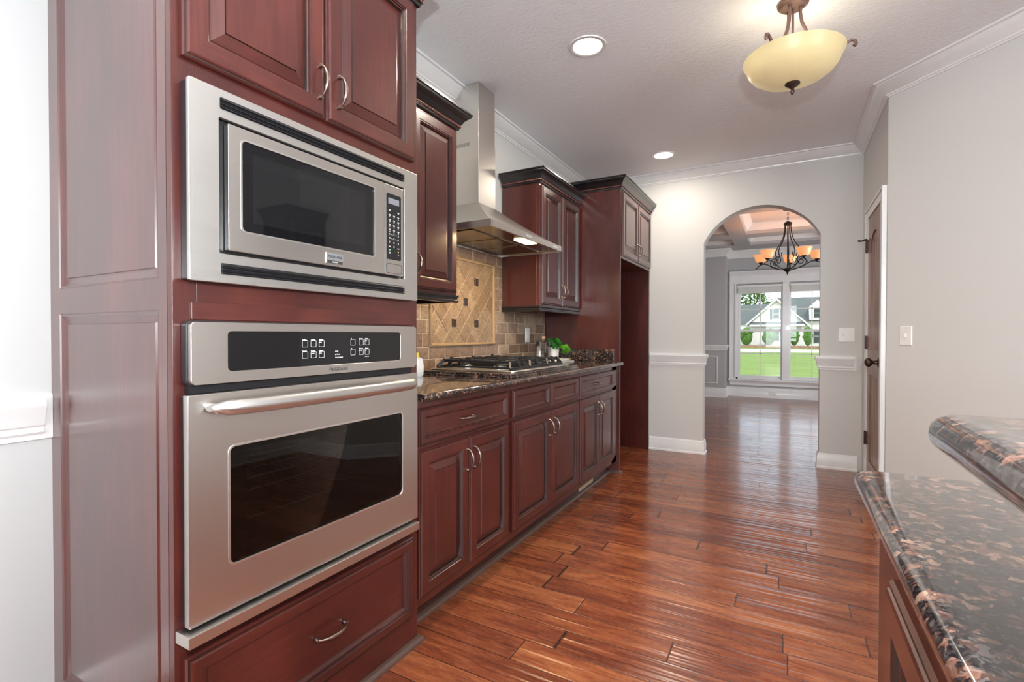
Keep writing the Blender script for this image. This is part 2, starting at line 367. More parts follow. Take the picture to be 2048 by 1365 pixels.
def slab(bm, x0, x1, y0, y1, z0, z1, rc=0.01, e=0.01, seg=6, mi=0):
    """rounded rectangle slab with rounded edges"""
    h = z1 - z0; e = min(e, h / 2); prof = []
    for k in range(seg + 1):
        t = -PI / 2 + PI / 2 * k / seg; prof.append((-e + e * math.cos(t), z0 + e + e * math.sin(t)))
    for k in range(seg + 1):
        t = PI / 2 * k / seg; prof.append((-e + e * math.cos(t), z1 - e + e * math.sin(t)))
    rs = []
    for off, z in prof:
        pts = []
        for cx, cy, a0 in ((x1 - rc, y1 - rc, 0), (x0 + rc, y1 - rc, PI / 2), (x0 + rc, y0 + rc, PI), (x1 - rc, y0 + rc, 1.5 * PI)):
            for k in range(6):
                t = a0 + PI / 2 * k / 5; r = rc + off; pts.append(bm.verts.new((cx + max(r, 1e-4) * math.cos(t), cy + max(r, 1e-4) * math.sin(t), z)))
        rs.append(pts)
    n = len(rs[0])
    for i in range(len(rs) - 1):
        for k in range(n): bm.faces.new((rs[i][k], rs[i][(k + 1) % n], rs[i + 1][(k + 1) % n], rs[i + 1][k])).material_index = mi
    bm.faces.new(rs[0][::-1]).material_index = mi; bm.faces.new(rs[-1]).material_index = mi
    return bm
def rrect(u0, u1, v0, v1, r, n=5):
    out = []
    for cx, cy, a0 in ((u1 - r, v1 - r, 0), (u0 + r, v1 - r, PI / 2), (u0 + r, v0 + r, PI), (u1 - r, v0 + r, 1.5 * PI)):
        for k in range(n): t = a0 + PI / 2 * k / (n - 1); out.append((cx + r * math.cos(t), cy + r * math.sin(t)))
    return out
def plateX(bm, u0, u1, v0, v1, r, x0, x1, hole=None, mi=0):
    """rounded plate in the YZ plane between x0 and x1 (front), with an optional rounded hole (u0,u1,v0,v1,r)"""
    A = rrect(u0, u1, v0, v1, r)
    if hole is None: return prism(bm, [(x0, u, v) for u, v in A], (x1 - x0, 0, 0), mi)
    Hh = rrect(*hole); n = len(A)
    L = [[bm.verts.new((x, u, v)) for u, v in S] for x in (x0, x1) for S in (A, Hh)]
    for k in range(n):
        j = (k + 1) % n
        for q in ((L[0][k], L[0][j], L[2][j], L[2][k]), (L[1][j], L[1][k], L[3][k], L[3][j]), (L[2][k], L[2][j], L[3][j], L[3][k]), (L[0][j], L[0][k], L[1][k], L[1][j])):
            bm.faces.new(q).material_index = mi
    return bm
def text_into(bm, s, y, z, x, size, align='LEFT', mi=0, ext=0.0002, sx=1.0, bold=0.0, normal='+x'):
    cu = bpy.data.curves.new('t', 'FONT'); cu.body = s; cu.size = size; cu.align_x = align; cu.extrude = ext; cu.resolution_u = 2; cu.offset = bold
    to = bpy.data.objects.new('t', cu); COL.objects.link(to); dg = bpy.context.evaluated_depsgraph_get(); dg.update()
    me = bpy.data.meshes.new_from_object(to.evaluated_get(dg))
    R_ = Matrix(((0, 0, 1, x), (sx, 0, 0, y), (0, 1, 0, z), (0, 0, 0, 1)))
    me.transform(R_); n0 = len(bm.faces); bm.from_mesh(me); bm.faces.ensure_lookup_table()
    for f in bm.faces[n0:]: f.material_index = mi
    bpy.data.objects.remove(to); bpy.data.curves.remove(cu); bpy.data.meshes.remove(me)

# ------------------------------------------------------------------ room constants
XW, XN, YF, ZC = -1.81, -1.765, 4.83, 2.63
def struct(name, bm, mats, **kw): return obj(name, bm, mats, kind='structure', **kw)

# floor and ceiling
struct('floor', B(-2.6, 3.4, -3.7, 9.9, -0.06, 0.0), 'floor', origin=(0, 0, 0))
struct('ceiling', B(-2.0, 3.4, -3.7, 4.95, ZC, ZC + 0.08), 'ceiling', origin=(0, 0, ZC))
# kitchen walls
bm = nb(); box(bm, XN - 0.15, XN, -3.6, -2.7, 0, ZC); box(bm, XN - 0.15, XN, -1.1, 0.9, 0, ZC); box(bm, XN - 0.15, XN, -2.7, -1.1, 0, 0.6); box(bm, XN - 0.15, XN, -2.7, -1.1, 2.3, ZC)
struct('wall_left', bm, 'wall_white')
struct('wall_kitchen', B(XW - 0.12, XW, 0.9, YF, 0, ZC), 'wall')
# far wall with arched opening
AX0, AX1, ASP, ATOP = -0.66, 0.252, 1.945, 2.236
bm = nb(); y0, y1 = YF, YF + 0.12
box(bm, -2.5, AX0, y0, y1, 0, ZC); box(bm, AX1, 3.4, y0, y1, 0, ZC)
ac = (AX0 + AX1) / 2; hw = (AX1 - AX0) / 2; ri = ATOP - ASP; rad = (hw * hw + ri * ri) / (2 * ri); th = math.asin(hw / rad); arc = []
for k in range(25):
    t = -th + 2 * th * k / 24; arc.append((ac + rad * math.sin(t), ATOP - rad + rad * math.cos(t)))
for k in range(24):
    (xa, za), (xb, zb) = arc[k], arc[k + 1]
    quad(bm, (xa, y0, za), (xb, y0, zb), (xb, y0, ZC), (xa, y0, ZC)); quad(bm, (xb, y1, zb), (xa, y1, za), (xa, y1, ZC), (xb, y1, ZC))
    quad(bm, (xa, y0, za), (xa, y1, za), (xb, y1, zb), (xb, y0, zb))
struct('wall_far', bm, 'wall')
# pantry wall with door, diagonal wall, right side and back walls
DX = 0.54; DY0, DY1, DZ = 3.86, 4.43, 1.95; CY = 3.74
bm = nb(); box(bm, DX, DX + 0.1, DY1, YF, 0, ZC); box(bm, DX, DX + 0.1, CY + 0.02, DY0, 0, ZC); box(bm, DX, DX + 0.1, DY0, DY1, DZ, ZC)
struct('wall_pantry', bm, 'wall')
E1 = (1.138, 3.11)
dv = Vector((E1[0] - DX, E1[1] - CY)).normalized(); nv = Vector((-dv.y, dv.x)) * 0.1
bm = nb(); prism(bm, [(DX, CY, 0), (E1[0], E1[1], 0), (E1[0] + nv.x, E1[1] + nv.y, 0), (DX + nv.x, CY + nv.y, 0)], (0, 0, ZC)); struct('wall_diagonal', bm, 'wall')
bm = nb(); box(bm, E1[0], 1.87, 3.11, 3.21, 0, ZC); box(bm, 1.77, 1.87, 2.0, 3.11, 0, ZC); box(bm, 1.77, 3.35, 1.9, 2.0, 0, ZC)
struct('wall_right_return', bm, 'wall')
bm = nb(); box(bm, 3.2, 3.35, -3.6, -1.5, 0, ZC); box(bm, 3.2, 3.35, 1.1, 1.9, 0, ZC); box(bm, 3.2, 3.35, -1.5, 1.1, 0, 0.6); box(bm, 3.2, 3.35, -1.5, 1.1, 2.35, ZC)
struct('wall_right', bm, 'wall')
bm = nb(); box(bm, XN, -0.8, -3.65, -3.5, 0, ZC); box(bm, 2.0, 3.2, -3.65, -3.5, 0, ZC); box(bm, -0.8, 2.0, -3.65, -3.5, 0, 0.5); box(bm, -0.8, 2.0, -3.65, -3.5, 2.35, ZC)
struct('wall_back', bm, 'wall_white')

# crown moulding, chair rails, baseboards
CROWN = [(0, -0.088), (0.006, -0.088), (0.010, -0.080), (0.016, -0.078), (0.018, -0.070), (0.030, -0.062), (0.050, -0.034), (0.064, -0.022), (0.068, -0.012), (0.080, -0.010), (0.084, -0.004), (0.084, 0.0), (0, 0)]
path = [(XN, -3.5), (XN, 0.9), (XW, 0.9), (XW, YF), (DX, YF), (DX, CY), E1, (1.77, 3.11), (1.77, 1.9), (3.2, 1.9), (3.2, -3.5)]
struct('trim_1', sweep(nb(), path, CROWN, ZC, closed=True), 'white_trim', smooth=35)
RAIL = [(0, 0), (0.012, 0), (0.016, 0.006), (0.012, 0.012), (0.012, 0.020), (0.018, 0.024), (0.020, 0.030), (0.022, 0.050), (0.034, 0.072), (0.036, 0.082), (0.030, 0.084), (0.030, 0.096), (0, 0.098)]
bm = sweep(nb(), [(XN, -1.0), (XN, 0.555)], RAIL, 0.832); box(bm, XN, XN + 0.010, -1.0, 0.5745, 0.818, 0.938)
struct('trim_2', bm, 'white_trim', smooth=35)
BK = [(0, -0.012), (0.009, -0.012), (0.009, 0.100), (0, 0.100)]
bm = sweep(nb(), [(-1.147, YF), (AX0, YF), (AX0, YF + 0.12)], BK, 0.828); sweep(bm, [(-1.140, YF), (AX0, YF), (AX0, YF + 0.11)], RAIL, 0.828); struct('trim_3', bm, 'white_trim', smooth=35)
bm = sweep(nb(), [(AX1, YF + 0.12), (AX1, YF), (0.505, YF)], BK, 0.828); sweep(bm, [(AX1, YF + 0.11), (AX1, YF), (0.485, YF)], RAIL, 0.828); struct('trim_4', bm, 'white_trim', smooth=35)
BASE = [(0, 0), (0.022, 0), (0.022, 0.014), (0.015, 0.020), (0.015, 0.088), (0.011, 0.096), (0.012, 0.106), (0.006, 0.118), (0, 0.124)]
struct('baseboard_far', sweep(nb(), [(-1.147, YF), (AX0, YF), (AX0, YF + 0.12)], BASE), 'white_trim', smooth=35)
struct('baseboard_arch', sweep(nb(), [(AX1, YF + 0.12), (AX1, YF), (0.515, YF)], BASE), 'white_trim', smooth=35)
struct('baseboard_diagonal', sweep(nb(), [(DX + 0.012, CY - 0.013), E1, (1.77, 3.11), (1.77, 1.9), (3.2, 1.9)], BASE), 'white_trim', smooth=35)
struct('baseboard_left', sweep(nb(), [(XN, -3.5), (XN, 0.572)], BASE), 'white_trim', smooth=35)
struct('baseboard_right', sweep(nb(), [(3.2, 1.89), (3.2, -3.5)], BASE), 'white_trim', smooth=35)

# rear windows (behind the camera)
def simple_window(name, x0, x1, y0, y1, z0, z1, n):
    bm = nb(); ax = 0 if x1 - x0 > y1 - y0 else 1
    L = (x0, x1) if ax == 0 else (y0, y1)
    def bb(a0, a1, c0, c1):
        if ax == 0: box(bm, a0, a1, y0, y1, c0, c1)
        else: box(bm, x0, x1, a0, a1, c0, c1)
    for k in range(n + 1):
        c = L[0] + (L[1] - L[0]) * k / n; bb(max(L[0], c - 0.04), min(L[1], c + 0.04), z0, z1)
    bb(L[0], L[1], z0, z0 + 0.06); bb(L[0], L[1], z1 - 0.06, z1); bb(L[0], L[1], (z0 + z1) / 2 - 0.02, (z0 + z1) / 2 + 0.02)
    w = struct(name, bm, 'white_trim', bevel=0.003)
    g = nb()
    if ax == 0: box(g, x0, x1, (y0 + y1) / 2 - 0.002, (y0 + y1) / 2 + 0.002, z0, z1)
    else: box(g, (x0 + x1) / 2 - 0.002, (x0 + x1) / 2 + 0.002, y0, y1, z0, z1)
    obj('pane', g, 'pane', w)
simple_window('window_3', -0.8, 2.0, -3.60, -3.54, 0.5, 2.35, 3)
simple_window('window_4', 3.24, 3.30, -1.5, 1.1, 0.6, 2.35, 3)
simple_window('window_5', XN - 0.10, XN - 0.04, -2.7, -1.1, 0.6, 2.3, 2)

# pantry door
d = thing('door_1', (DX, 4.14, 0), None, None, kind='structure')
bm = B(0.537, 0.572, DY0 + 0.004, DY1 - 0.003, 0.008, DZ - 0.004)
ya, yb = DY0 + 0.004, DY1 - 0.003; xf, xb_ = 0.528, 0.538; st = 0.095
for k in range(1, 6):   # grooved plank panels: thin battens with gaps
    pass
pw = (yb - ya - 2 * st) / 5
for zz0, zz1 in ((0.20, 0.82), (1.00, 1.80)):
    for k in range(5): prism(bm, [(xb_, ya + st + k * pw + 0.001, zz0), (0.534, ya + st + k * pw + 0.006, zz0), (0.534, ya + st + (k + 1) * pw - 0.006, zz0), (xb_, ya + st + (k + 1) * pw - 0.001, zz0)], (0, 0, zz1 - zz0))
box(bm, xf, xb_, ya, ya + st, 0.008, DZ - 0.004); box(bm, xf, xb_, yb - st, yb, 0.008, DZ - 0.004)
box(bm, xf, xb_, ya + st, yb - st, 0.008, 0.20); box(bm, xf, xb_, ya + st, yb - st, 0.82, 1.00)
yc = (ya + yb) / 2; hw2 = (yb - ya) / 2 - st; zt = DZ - 0.004
for k in range(16):
    def az(u): return 1.68 + 0.14 * math.sqrt(max(0, 1 - (u / hw2) ** 2))
    u0 = -hw2 + 2 * hw2 * k / 16; u1 = u0 + 2 * hw2 / 16
    prism(bm, [(xf, yc + u0, az(u0)), (xf, yc + u1, az(u1)), (xf, yc + u1, zt), (xf, yc + u0, zt)], (xb_ - xf, 0, 0))
obj('door_leaf', bm, 'alder', d)
bm = nb()
for z in (0.35, 1.05, 1.75):
    h = nb(); tube(h, [(0.518, DY1 + 0.002, z - 0.048), (0.518, DY1 + 0.002, z + 0.048)], 0.0075, 10); box(h, 0.5195, 0.5275, DY1 - 0.026, DY1 + 0.012, z - 0.046, z + 0.046)
    obj('hinge', h, 'bronze', d, smooth=40)
tube(bm, [(0.518, 4.432, 1.802), (0.505, 4.42, 1.80), (0.49, 4.40, 1.788), (0.462, 4.375, 1.787)], [0.006, 0.006, 0.005, 0.007], 8); obj('door_stop', bm, 'iron', d, smooth=50)
bm = lathe(nb(), (0.528, 3.915, 0.925), [(0.0, 0.001), (0.032, 0.0), (0.032, -0.006), (0.014, -0.012), (0.011, -0.030), (0.014, -0.036), (0.026, -0.044), (0.030, -0.056), (0.026, -0.068), (0.012, -0.076), (0, -0.077)], 20, 'x')
obj('door_handle', bm, 'bronze', d, smooth=50)
bm = nb(); CS = [(0, 0), (0.016, 0), (0.02, 0.01)]
box(bm, 0.520, DX, CY + 0.012, DY0, 0, DZ + 0.07); box(bm, 0.520, DX, DY1, DY1 + 0.075, 0, DZ + 0.07); box(bm, 0.520, DX, DY0, DY1, DZ, DZ + 0.07)
box(bm, 0.512, 0.520, CY + 0.012, CY + 0.028, 0, DZ + 0.07); box(bm, 0.512, 0.520, CY + 0.028, DY1 + 0.075, DZ + 0.055, DZ + 0.07)
obj('door_casing', bm, 'white_trim', d, bevel=0.003)
obj('door_jamb', B(0.573, 0.60, DY0 - 0.0, DY1, 0, DZ), 'white_trim', d)

# switches and outlets
def plate(name, label, O, U, w, h, kind, cat='light switch', group=None):
    O, U = Vector(O), Vector(U); V = Vector((0, 0, 1)); N = U.cross(V)
    t = thing(name, O, label, cat, group)
    obj('cover_plate', rings(nb(), O - U * w / 2 - V * h / 2, U, V, N, w, h, [(0, 0), (0, 0.003), (0.004, 0.006)]), 'white_plastic', t, bevel=0.0008)
    n = 2 if kind == 'double' else 1
    for k in range(n):
        c = O + U * ((k - (n - 1) / 2) * 0.046)
        if kind == 'outlet':
            for s in (-1, 1):
                cc_ = c + V * s * 0.02; obj('socket', rings(nb(), cc_ - U * 0.013 - V * 0.014, U, V, N, 0.026, 0.028, [(0, 0.005), (0, 0.0075), (0.003, 0.0085)]), 'white_plastic', t)
        elif kind == 'rocker':
            obj('rocker', rings(nb(), c - U * 0.016 - V * 0.033, U, V, N, 0.032, 0.066, [(0, 0.005), (0, 0.008), (0.003, 0.009)]), 'white_plastic', t)
        else:
            obj('toggle', rings(nb(), c - U * 0.005 - V * 0.010, U, V, N, 0.010, 0.020, [(0, 0.005), (0.001, 0.014), (0.002, 0.015)]), 'white_plastic', t)
plate('light_switch', 'white double toggle light switch plate on far wall right of the arch', (0.437, YF, 1.104), (1, 0, 0), 0.112, 0.115, 'double')
pd = Vector((DX, CY)) + dv * 0.117
plate('light_switch', 'white single toggle light switch plate on the diagonal wall beside the pantry door', (pd.x, pd.y, 1.098), (dv.x, dv.y, 0), 0.072, 0.115, 'single')
plate('wall_outlet', 'white rocker plate on the travertine backsplash behind the glass bottle', (-1.795, 3.494, 1.098), (0, 1, 0), 0.072, 0.115, 'rocker', 'wall plate')

# ------------------------------------------------------------------ cabinets
PD = [(0, 0), (0, 0.011), (0.003, 0.0155), (0.0075, 0.0155), (0.009, 0.0182), (0.0125, 0.020), (0.047, 0.020), (0.0485, 0.0172), (0.053, 0.0172), (0.0545, 0.0135), (0.058, 0.0120), (0.0605, 0.0050), (0.0635, 0.0050), (0.066, 0.0068), (0.092, 0.0145), (0.0935, 0.0180), (0.096, 0.0180)]
PR = [(0, 0), (0, 0.011), (0.003, 0.0155), (0.007, 0.0155), (0.008, 0.0182), (0.011, 0.020), (0.026, 0.020), (0.0275, 0.0172), (0.032, 0.0172), (0.0335, 0.0125), (0.040, 0.0075), (0.0415, 0.0060)]
WM = ['wood_h', 'wood_v', 'wood_v']
def panel(name, parent, x, y0, y1, z0, z1, prof, drawer=False, N=1, mats=None, label=None):
    bm = nb(); mats = list(mats or ['wood_h', 'wood_v', 'wood_h' if drawer else 'wood_v']) + ['glaze']; GL = (3, 7, 9, 11) if drawer else (3, 7, 9, 11, 12, 15)
    if N > 0: rings(bm, (x, y0, z0), (0, 1, 0), (0, 0, 1), (1, 0, 0), y1 - y0, z1 - z0, prof, 0, 1, 2, glz=GL)
    else: rings(bm, (x, y1, z0), (0, -1, 0), (0, 0, 1), (-1, 0, 0), y1 - y0, z1 - z0, prof, 0, 1, 2, glz=GL)
    return obj(name, bm, mats, parent, label=label)
def pull(parent, x, y, z, vert=True, L=0.086):
    pts = []; rs = []; n = 14
    for k in range(n + 1):
        s = k / n; u = (s - 0.5) * L; o = 0.006 + 0.024 * math.sin(PI * s) ** 0.55
        pts.append((x + o, y + (0 if vert else u), z + (u if vert else 0))); rs.append(0.0036 + 0.0022 * math.sin(PI * s) ** 2 + (0.0012 if abs(s - 0.27) < 0.03 or abs(s - 0.73) < 0.03 else 0))
    bm = tube(nb(), pts, rs, 10)
    for s in (-1, 1):
        u = s * L / 2; lathe(bm, (x, y + (0 if vert else u), z + (u if vert else 0)), [(0, -0.004), (0.0065, -0.004), (0.0075, 0.001), (0.006, 0.006), (0.005, 0.010), (0, 0.011)], 12, 'x')
    return obj('handle', bm, 'pewter', parent, smooth=50)
CC = [(0, 0), (0.010, 0), (0.012, 0.004), (0.012, 0.010), (0.015, 0.012), (0.015, 0.024), (0.022, 0.030), (0.030, 0.046), (0.046, 0.062), (0.056, 0.068), (0.058, 0.078), (0.064, 0.080), (0.064, 0.088), (0, 0.088)]
LR = [(-0.02, 0), (0.006, 0), (0.009, 0.004), (0.009, 0.010), (0.004, 0.014), (0.004, 0.022), (0.010, 0.030), (0.010, 0.038), (-0.02, 0.038)]
def rope(path, z, d, parent, pitch=0.010):
    bm = nb(); P = [Vector((p[0], p[1], 0)) for p in path]
    for i in range(len(P) - 1):
        a_, b_ = P[i], P[i + 1]; t = (b_ - a_).normalized(); nrm = Vector((t.y, -t.x, 0)); L = (b_ - a_).length
        n = int((L + 2 * d) / pitch)
        for k in range(n):
            c = a_ + t * (-d * (i > 0) + (k + 0.5) * pitch) + nrm * d; c.z = z
            if (c - a_).dot(t) > L + d: break
            m_ = Matrix.Translation(c) @ Matrix((( t.x, nrm.x, 0, 0), (t.y, nrm.y, 0, 0), (0, 0, 1, 0), (0, 0, 0, 1))) @ Matrix.Rotation(0.6, 4, 'Y') @ Matrix.Diagonal((0.0042, 0.0045, 0.0072, 1))
            bmesh.ops.create_icosphere(bm, subdivisions=1, radius=1.0, matrix=m_)
    return obj('rope_moulding', bm, 'rope', parent, smooth=80)
def crown(parent, path, z): 
    c = obj('crown_moulding', sweep(nb(), path, CC, z), 'black_wood', parent, smooth=30, label='black crown moulding')
    rope(path, z + 0.018, 0.018, parent)

# tall oven tower
TX = -1.15; TY0, TY1, TZ = 0.575, 1.378, 2.262
t = thing('oven_cabinet', (-1.45, 0.98, 0), 'tall cherry wood oven cabinet with black crown holding the microwave and wall oven', 'cabinet')
bm = nb()
# carcass: sides, top, back, shelves
xs0 = XN + 0.002
box(bm, xs0 + 0.05, TX - 0.02, TY1 - 0.02, TY1, 0, TZ, 0); box(bm, xs0, TX - 0.02, TY0 + 0.021, TY0 + 0.03, 0, TZ, 0)
box(bm, xs0, TX - 0.02, TY0 + 0.03, TY1 - 0.02, TZ - 0.02, TZ, 0)
for z in (0.41, 1.155, 1.70): box(bm, xs0, TX - 0.02, TY0 + 0.03, TY1 - 0.02, z - 0.02, z, 0)
obj('cabinet_body', bm, 'wood_v', t)
bm = nb(); f0, f1 = TX - 0.02, TX
box(bm, f0, f1, TY0, TY0 + 0.05, 0.0, TZ, 1); box(bm, f0, f1, TY1 - 0.04, TY1, 0.0, TZ, 1)
for z0, z1 in ((0.0, 0.13), (0.385, 0.46), (1.12, 1.235), (1.64, 1.72), (2.235, TZ)): box(bm, f0, f1, TY0 + 0.05, TY1 - 0.04, z0, z1, 0)
obj('face_frame', bm, ['wood_h', 'wood_v'], t, bevel=0.001)
obj('filler_strip', B(TX, TX + 0.005, 0.612, 1.345, 1.1335, 1.172), 'wood_h', t, bevel=0.001)
# panelled left side
bm = nb(); SP0, SP1 = xs0, TX - 0.021
ys = TY0 + 0.02
SPF = [(0, 0.0), (0.003, -0.003), (0.006, -0.002), (0.012, -0.006), (0.022, -0.010), (0.027, -0.011), (0.029, -0.0075), (0.033, -0.0075)]
ZR = [(0.0, 0.16), (1.155, 1.222), (2.20, TZ)]
for z0, z1 in ZR: box(bm, SP0, SP1, TY0, ys, z0, z1, 0)
for k, (z0, z1) in enumerate(((0.16, 1.155), (1.222, 2.20))):
    box(bm, SP0, -1.708, TY0, ys, z0, z1, 1); box(bm, -1.205, SP1, TY0, ys, z0, z1, 1)
    rings(bm, (-1.708, TY0, z0), (1, 0, 0), (0, 0, 1), (0, -1, 0), 0.503, z1 - z0, SPF, 0, 1, 1, back=False)
obj('side_panel', bm, ['wood_side', 'wood_side'], t)
panel('door', t, TX, 0.592, 0.967, 1.702, 2.252, PD); dl = [o for o in t.children][-1]
pull(dl, TX + 0.020, 0.946 - 0.0, 1.800)
dr = panel('door', t, TX, 0.972, 1.350, 1.702, 2.252, PD); pull(dr, TX + 0.020, 1.012, 1.798)
dw = panel('drawer', t, TX, 0.590, 1.345, 0.112, 0.392, [(a_ * 1.25, b_) for a_, b_ in PR], True)
pull(dw, TX + 0.012, 0.985, 0.248, False, 0.100)
tp = [(xs0, TY0), (TX, TY0), (TX, TY1), (XW + 0.01, TY1)]
crown(t, tp, TZ)
QR = [(0, 0), (0.020, 0), (0.020, 0.006), (0.017, 0.013), (0.010, 0.018), (0, 0.020)]
obj('shoe_moulding', sweep(nb(), [(TX, TY0 + 0.0), (TX, TY1), (TX - 0.075, TY1)], QR), 'shoe', t, smooth=40)

# ---- microwave with trim kit
XO = -1.115
mw = thing('microwave', (-1.3, 0.965, 1.24), 'built-in stainless steel microwave with wide trim frame above the wall oven', 'microwave')
bm = nb()
plateX(bm, 0.592, 1.340, 1.217, 1.653, 0.004, XO - 0.010, XO, (0.657, 1.273, 1.284, 1.589, 0.004))
tr = obj('trim_frame', bm, 'steel_trim', mw, bevel=0.0015)
bm = nb(); plateX(bm, 0.594, 1.338, 1.219, 1.651, 0.004, TX + 0.001, XO - 0.010, (0.657, 1.273, 1.284, 1.589, 0.004)); obj('trim_side', bm, 'dark_side', mw, label='dark side of the trim frame')
for z0, z1 in ((1.609, 1.635), (1.237, 1.262)):
    bm = nb(); plateX(bm, 0.659, 1.273, z0, z1, 0.004, XO, XO + 0.0008)
    v = obj('vent_slot', bm, 'black_plastic', mw)
    bm = nb()
    for k in range(3):
        zc_ = z0 + (z1 - z0) * (k + 0.5) / 3; prism(bm, [(XO + 0.0008, 0.662, zc_ + 0.003), (XO + 0.0008, 0.662, zc_ - 0.002), (XO + 0.005, 0.662, zc_ - 0.003), (XO + 0.005, 0.662, zc_ - 0.001)], (0, 0.608, 0))
    obj('louvre', bm, 'black_plastic', v)
obj('housing', B(-1.55, XO - 0.012, 0.659, 1.271, 1.286, 1.587), 'black_plastic', mw)
DXF = XO + 0.006
bm = nb(); plateX(bm, 0.674, 1.172, 1.292, 1.580, 0.003, XO - 0.010, DXF, (0.707, 1.131, 1.342, 1.552, 0.010)); md_ = obj('door', bm, 'steel', mw, bevel=0.001)
bm = nb(); plateX(bm, 0.705, 1.133, 1.340, 1.554, 0.008, XO - 0.008, DXF - 0.003); obj('window', bm, 'black_glass', md_)
bm = nb(); plateX(bm, 0.1 + 0.635, 1.095, 1.366, 1.528, 0.004, DXF - 0.003, DXF - 0.0027); M['mw_mesh'] = plain('microwave screen', (0.010, 0.010, 0.011), 0.03); obj('inner_screen', bm, 'mw_mesh', md_)
bm = nb(); plateX(bm, 0.703, 1.135, 1.338, 1.556, 0.012, DXF, DXF + 0.0012, (0.707, 1.131, 1.342, 1.552, 0.010)); obj('window_bezel', bm, 'steel_bright', md_)
bm = nb(); plateX(bm, 1.1745, 1.262, 1.292, 1.580, 0.003, XO - 0.010, DXF); cp = obj('control_panel', bm, 'steel', mw, bevel=0.001)
bm = nb(); plateX(bm, 1.183, 1.249, 1.342, 1.552, 0.005, DXF, DXF + 0.001); kp = obj('keypad', bm, 'black_plastic', cp)
bm = nb(); plateX(bm, 1.190, 1.240, 1.519, 1.538, 0.001, DXF + 0.001, DXF + 0.0014); obj('display', bm, 'lcd', kp)
bm = nb()
bx = DXF + 0.0011
def dash(y, z, w, h, mi=1): plateX(bm, y - w / 2, y + w / 2, z - h / 2, z + h / 2, min(w, h) * 0.3, bx, bx + 0.0003, None, mi)
for j in range(5):
    for k, yk in enumerate((1.196, 1.216, 1.236)):
        z = 1.500 - j * 0.0155 - k * 0.0015
        if j == 0 and k == 1: continue
        dash(yk, z, 0.009, 0.0016); dash(yk, z - 0.003, 0.007, 0.0013)
        if j: dash(yk, z - 0.0072, 0.0028, 0.0026)
nums = ['1', '2', '3', '4', '5', '6', '7', '8', '9']
for i, s in enumerate(nums): text_into(bm, s, (1.196, 1.216, 1.236)[i % 3], 1.420 - (i // 3) * 0.0125 - (i % 3) * 0.001, bx, 0.008, 'CENTER', 1, bold=0.0002)
text_into(bm, '0', 1.216, 1.381, bx, 0.008, 'CENTER', 1, bold=0.0002)
for yk in (1.206, 1.226): dash(yk, 1.4215, 0.010, 0.0006); dash(yk, 1.4085, 0.010, 0.0006)
text_into(bm, 'stop', 1.196, 1.382, bx, 0.0055, 'CENTER', 1); text_into(bm, 'start', 1.236, 1.379, bx, 0.0055, 'CENTER', 1)
dash(1.196, 1.364, 0.008, 0.0015); dash(1.196, 1.361, 0.006, 0.0012); dash(1.236, 1.361, 0.006, 0.0015)
for f_ in bm.faces: f_.material_index = 0
obj('key_lettering', bm, 'print', kp)
for yk, zk, mk in ((1.196, 1.372, 'green_led'), (1.236, 1.369, 'amber_led')): bm = nb(); dash(yk, zk, 0.004, 0.004, 0); obj('key_mark', bm, mk, kp)
bm = nb(); plateX(bm, 1.181, 1.253, 1.298, 1.329, 0.008, DXF, DXF + 0.0008, (1.1822, 1.2518, 1.2992, 1.3278, 0.007)); obj('release_button', bm, 'black_plastic', cp)
bm = nb(); plateX(bm, 0.946, 1.004, 1.298, 1.329, 0.002, DXF, DXF + 0.003, None, 0); plateX(bm, 0.948, 1.002, 1.299, 1.307, 0.001, DXF + 0.003, DXF + 0.0034, None, 1)
plateX(bm, 0.949, 1.001, 1.3105, 1.3265, 0.001, DXF + 0.003, DXF + 0.0033, None, 3)
text_into(bm, 'FRIGIDAIRE', 0.975, 1.3145, DXF + 0.0034, 0.0098, 'CENTER', 1, bold=0.0002); text_into(bm, 'GALLERY', 0.975, 1.3012, DXF + 0.0036, 0.0052, 'CENTER', 2)
obj('badge', bm, ['steel_bright', 'print_dark', 'print', 'lcd'], md_)

# ---- wall oven
ov = thing('wall_oven', (-1.3, 0.965, 0.43), 'stainless steel built-in wall oven with bar handle and dark glass window', 'oven')
bm = nb(); plateX(bm, 0.594, 1.334, 0.990, 1.128, 0.010, XO - 0.012, XO, (0.675, 1.254, 1.016, 1.108, 0.010)); cp = obj('control_panel', bm, 'steel', ov, bevel=0.0012)
bm = nb(); plateX(bm, 0.591, 1.337, 0.987, 1.131, 0.012, TX + 0.001, XO - 0.012); obj('panel_side', bm, 'dark_side', ov, bevel=0.002, label='dark side of the control panel')
bm = nb(); plateX(bm, 0.673, 1.256, 1.014, 1.110, 0.008, XO - 0.011, XO - 0.001); og = obj('display_glass', bm, 'black_glass', cp)
bm = nb(); bx = XO - 0.0009
def key(y, z, lab, lab2='', w=0.0175, h=0.018):
    plateX(bm, y, y + w, z, z + h, 0.002, bx, bx + 0.0003, (y + 0.0008, y + w - 0.0008, z + 0.0008, z + h - 0.0008, 0.0015))
    text_into(bm, lab, y + 0.0005, z + h - 0.001, bx, 0.0068, 'LEFT', 0, bold=0.00025)
    if lab2: text_into(bm, lab2, y + 0.0010, z + h - 0.0065, bx, 0.0045, 'LEFT', 0, bold=0.0001)
for k, (p, q) in enumerate((('bake', ''), ('clean', ''), ('bake', 'time'))): key(0.874 + 0.0268 * k, 1.067, p, q)
for k, (p, q) in enumerate((('broil', ''), ('keep', 'warm'), ('start', 'time'))): key(0.874 + 0.0268 * k, 1.037, p, q)
obj('key_lettering', bm, 'print', og); bm = nb()
for k, (p, q) in enumerate((('\u2227', ''), ('clock', ''), ('oven', 'light'))): key(1.040 + (0, 0.0325, 0.056)[k], 1.069, p, q)
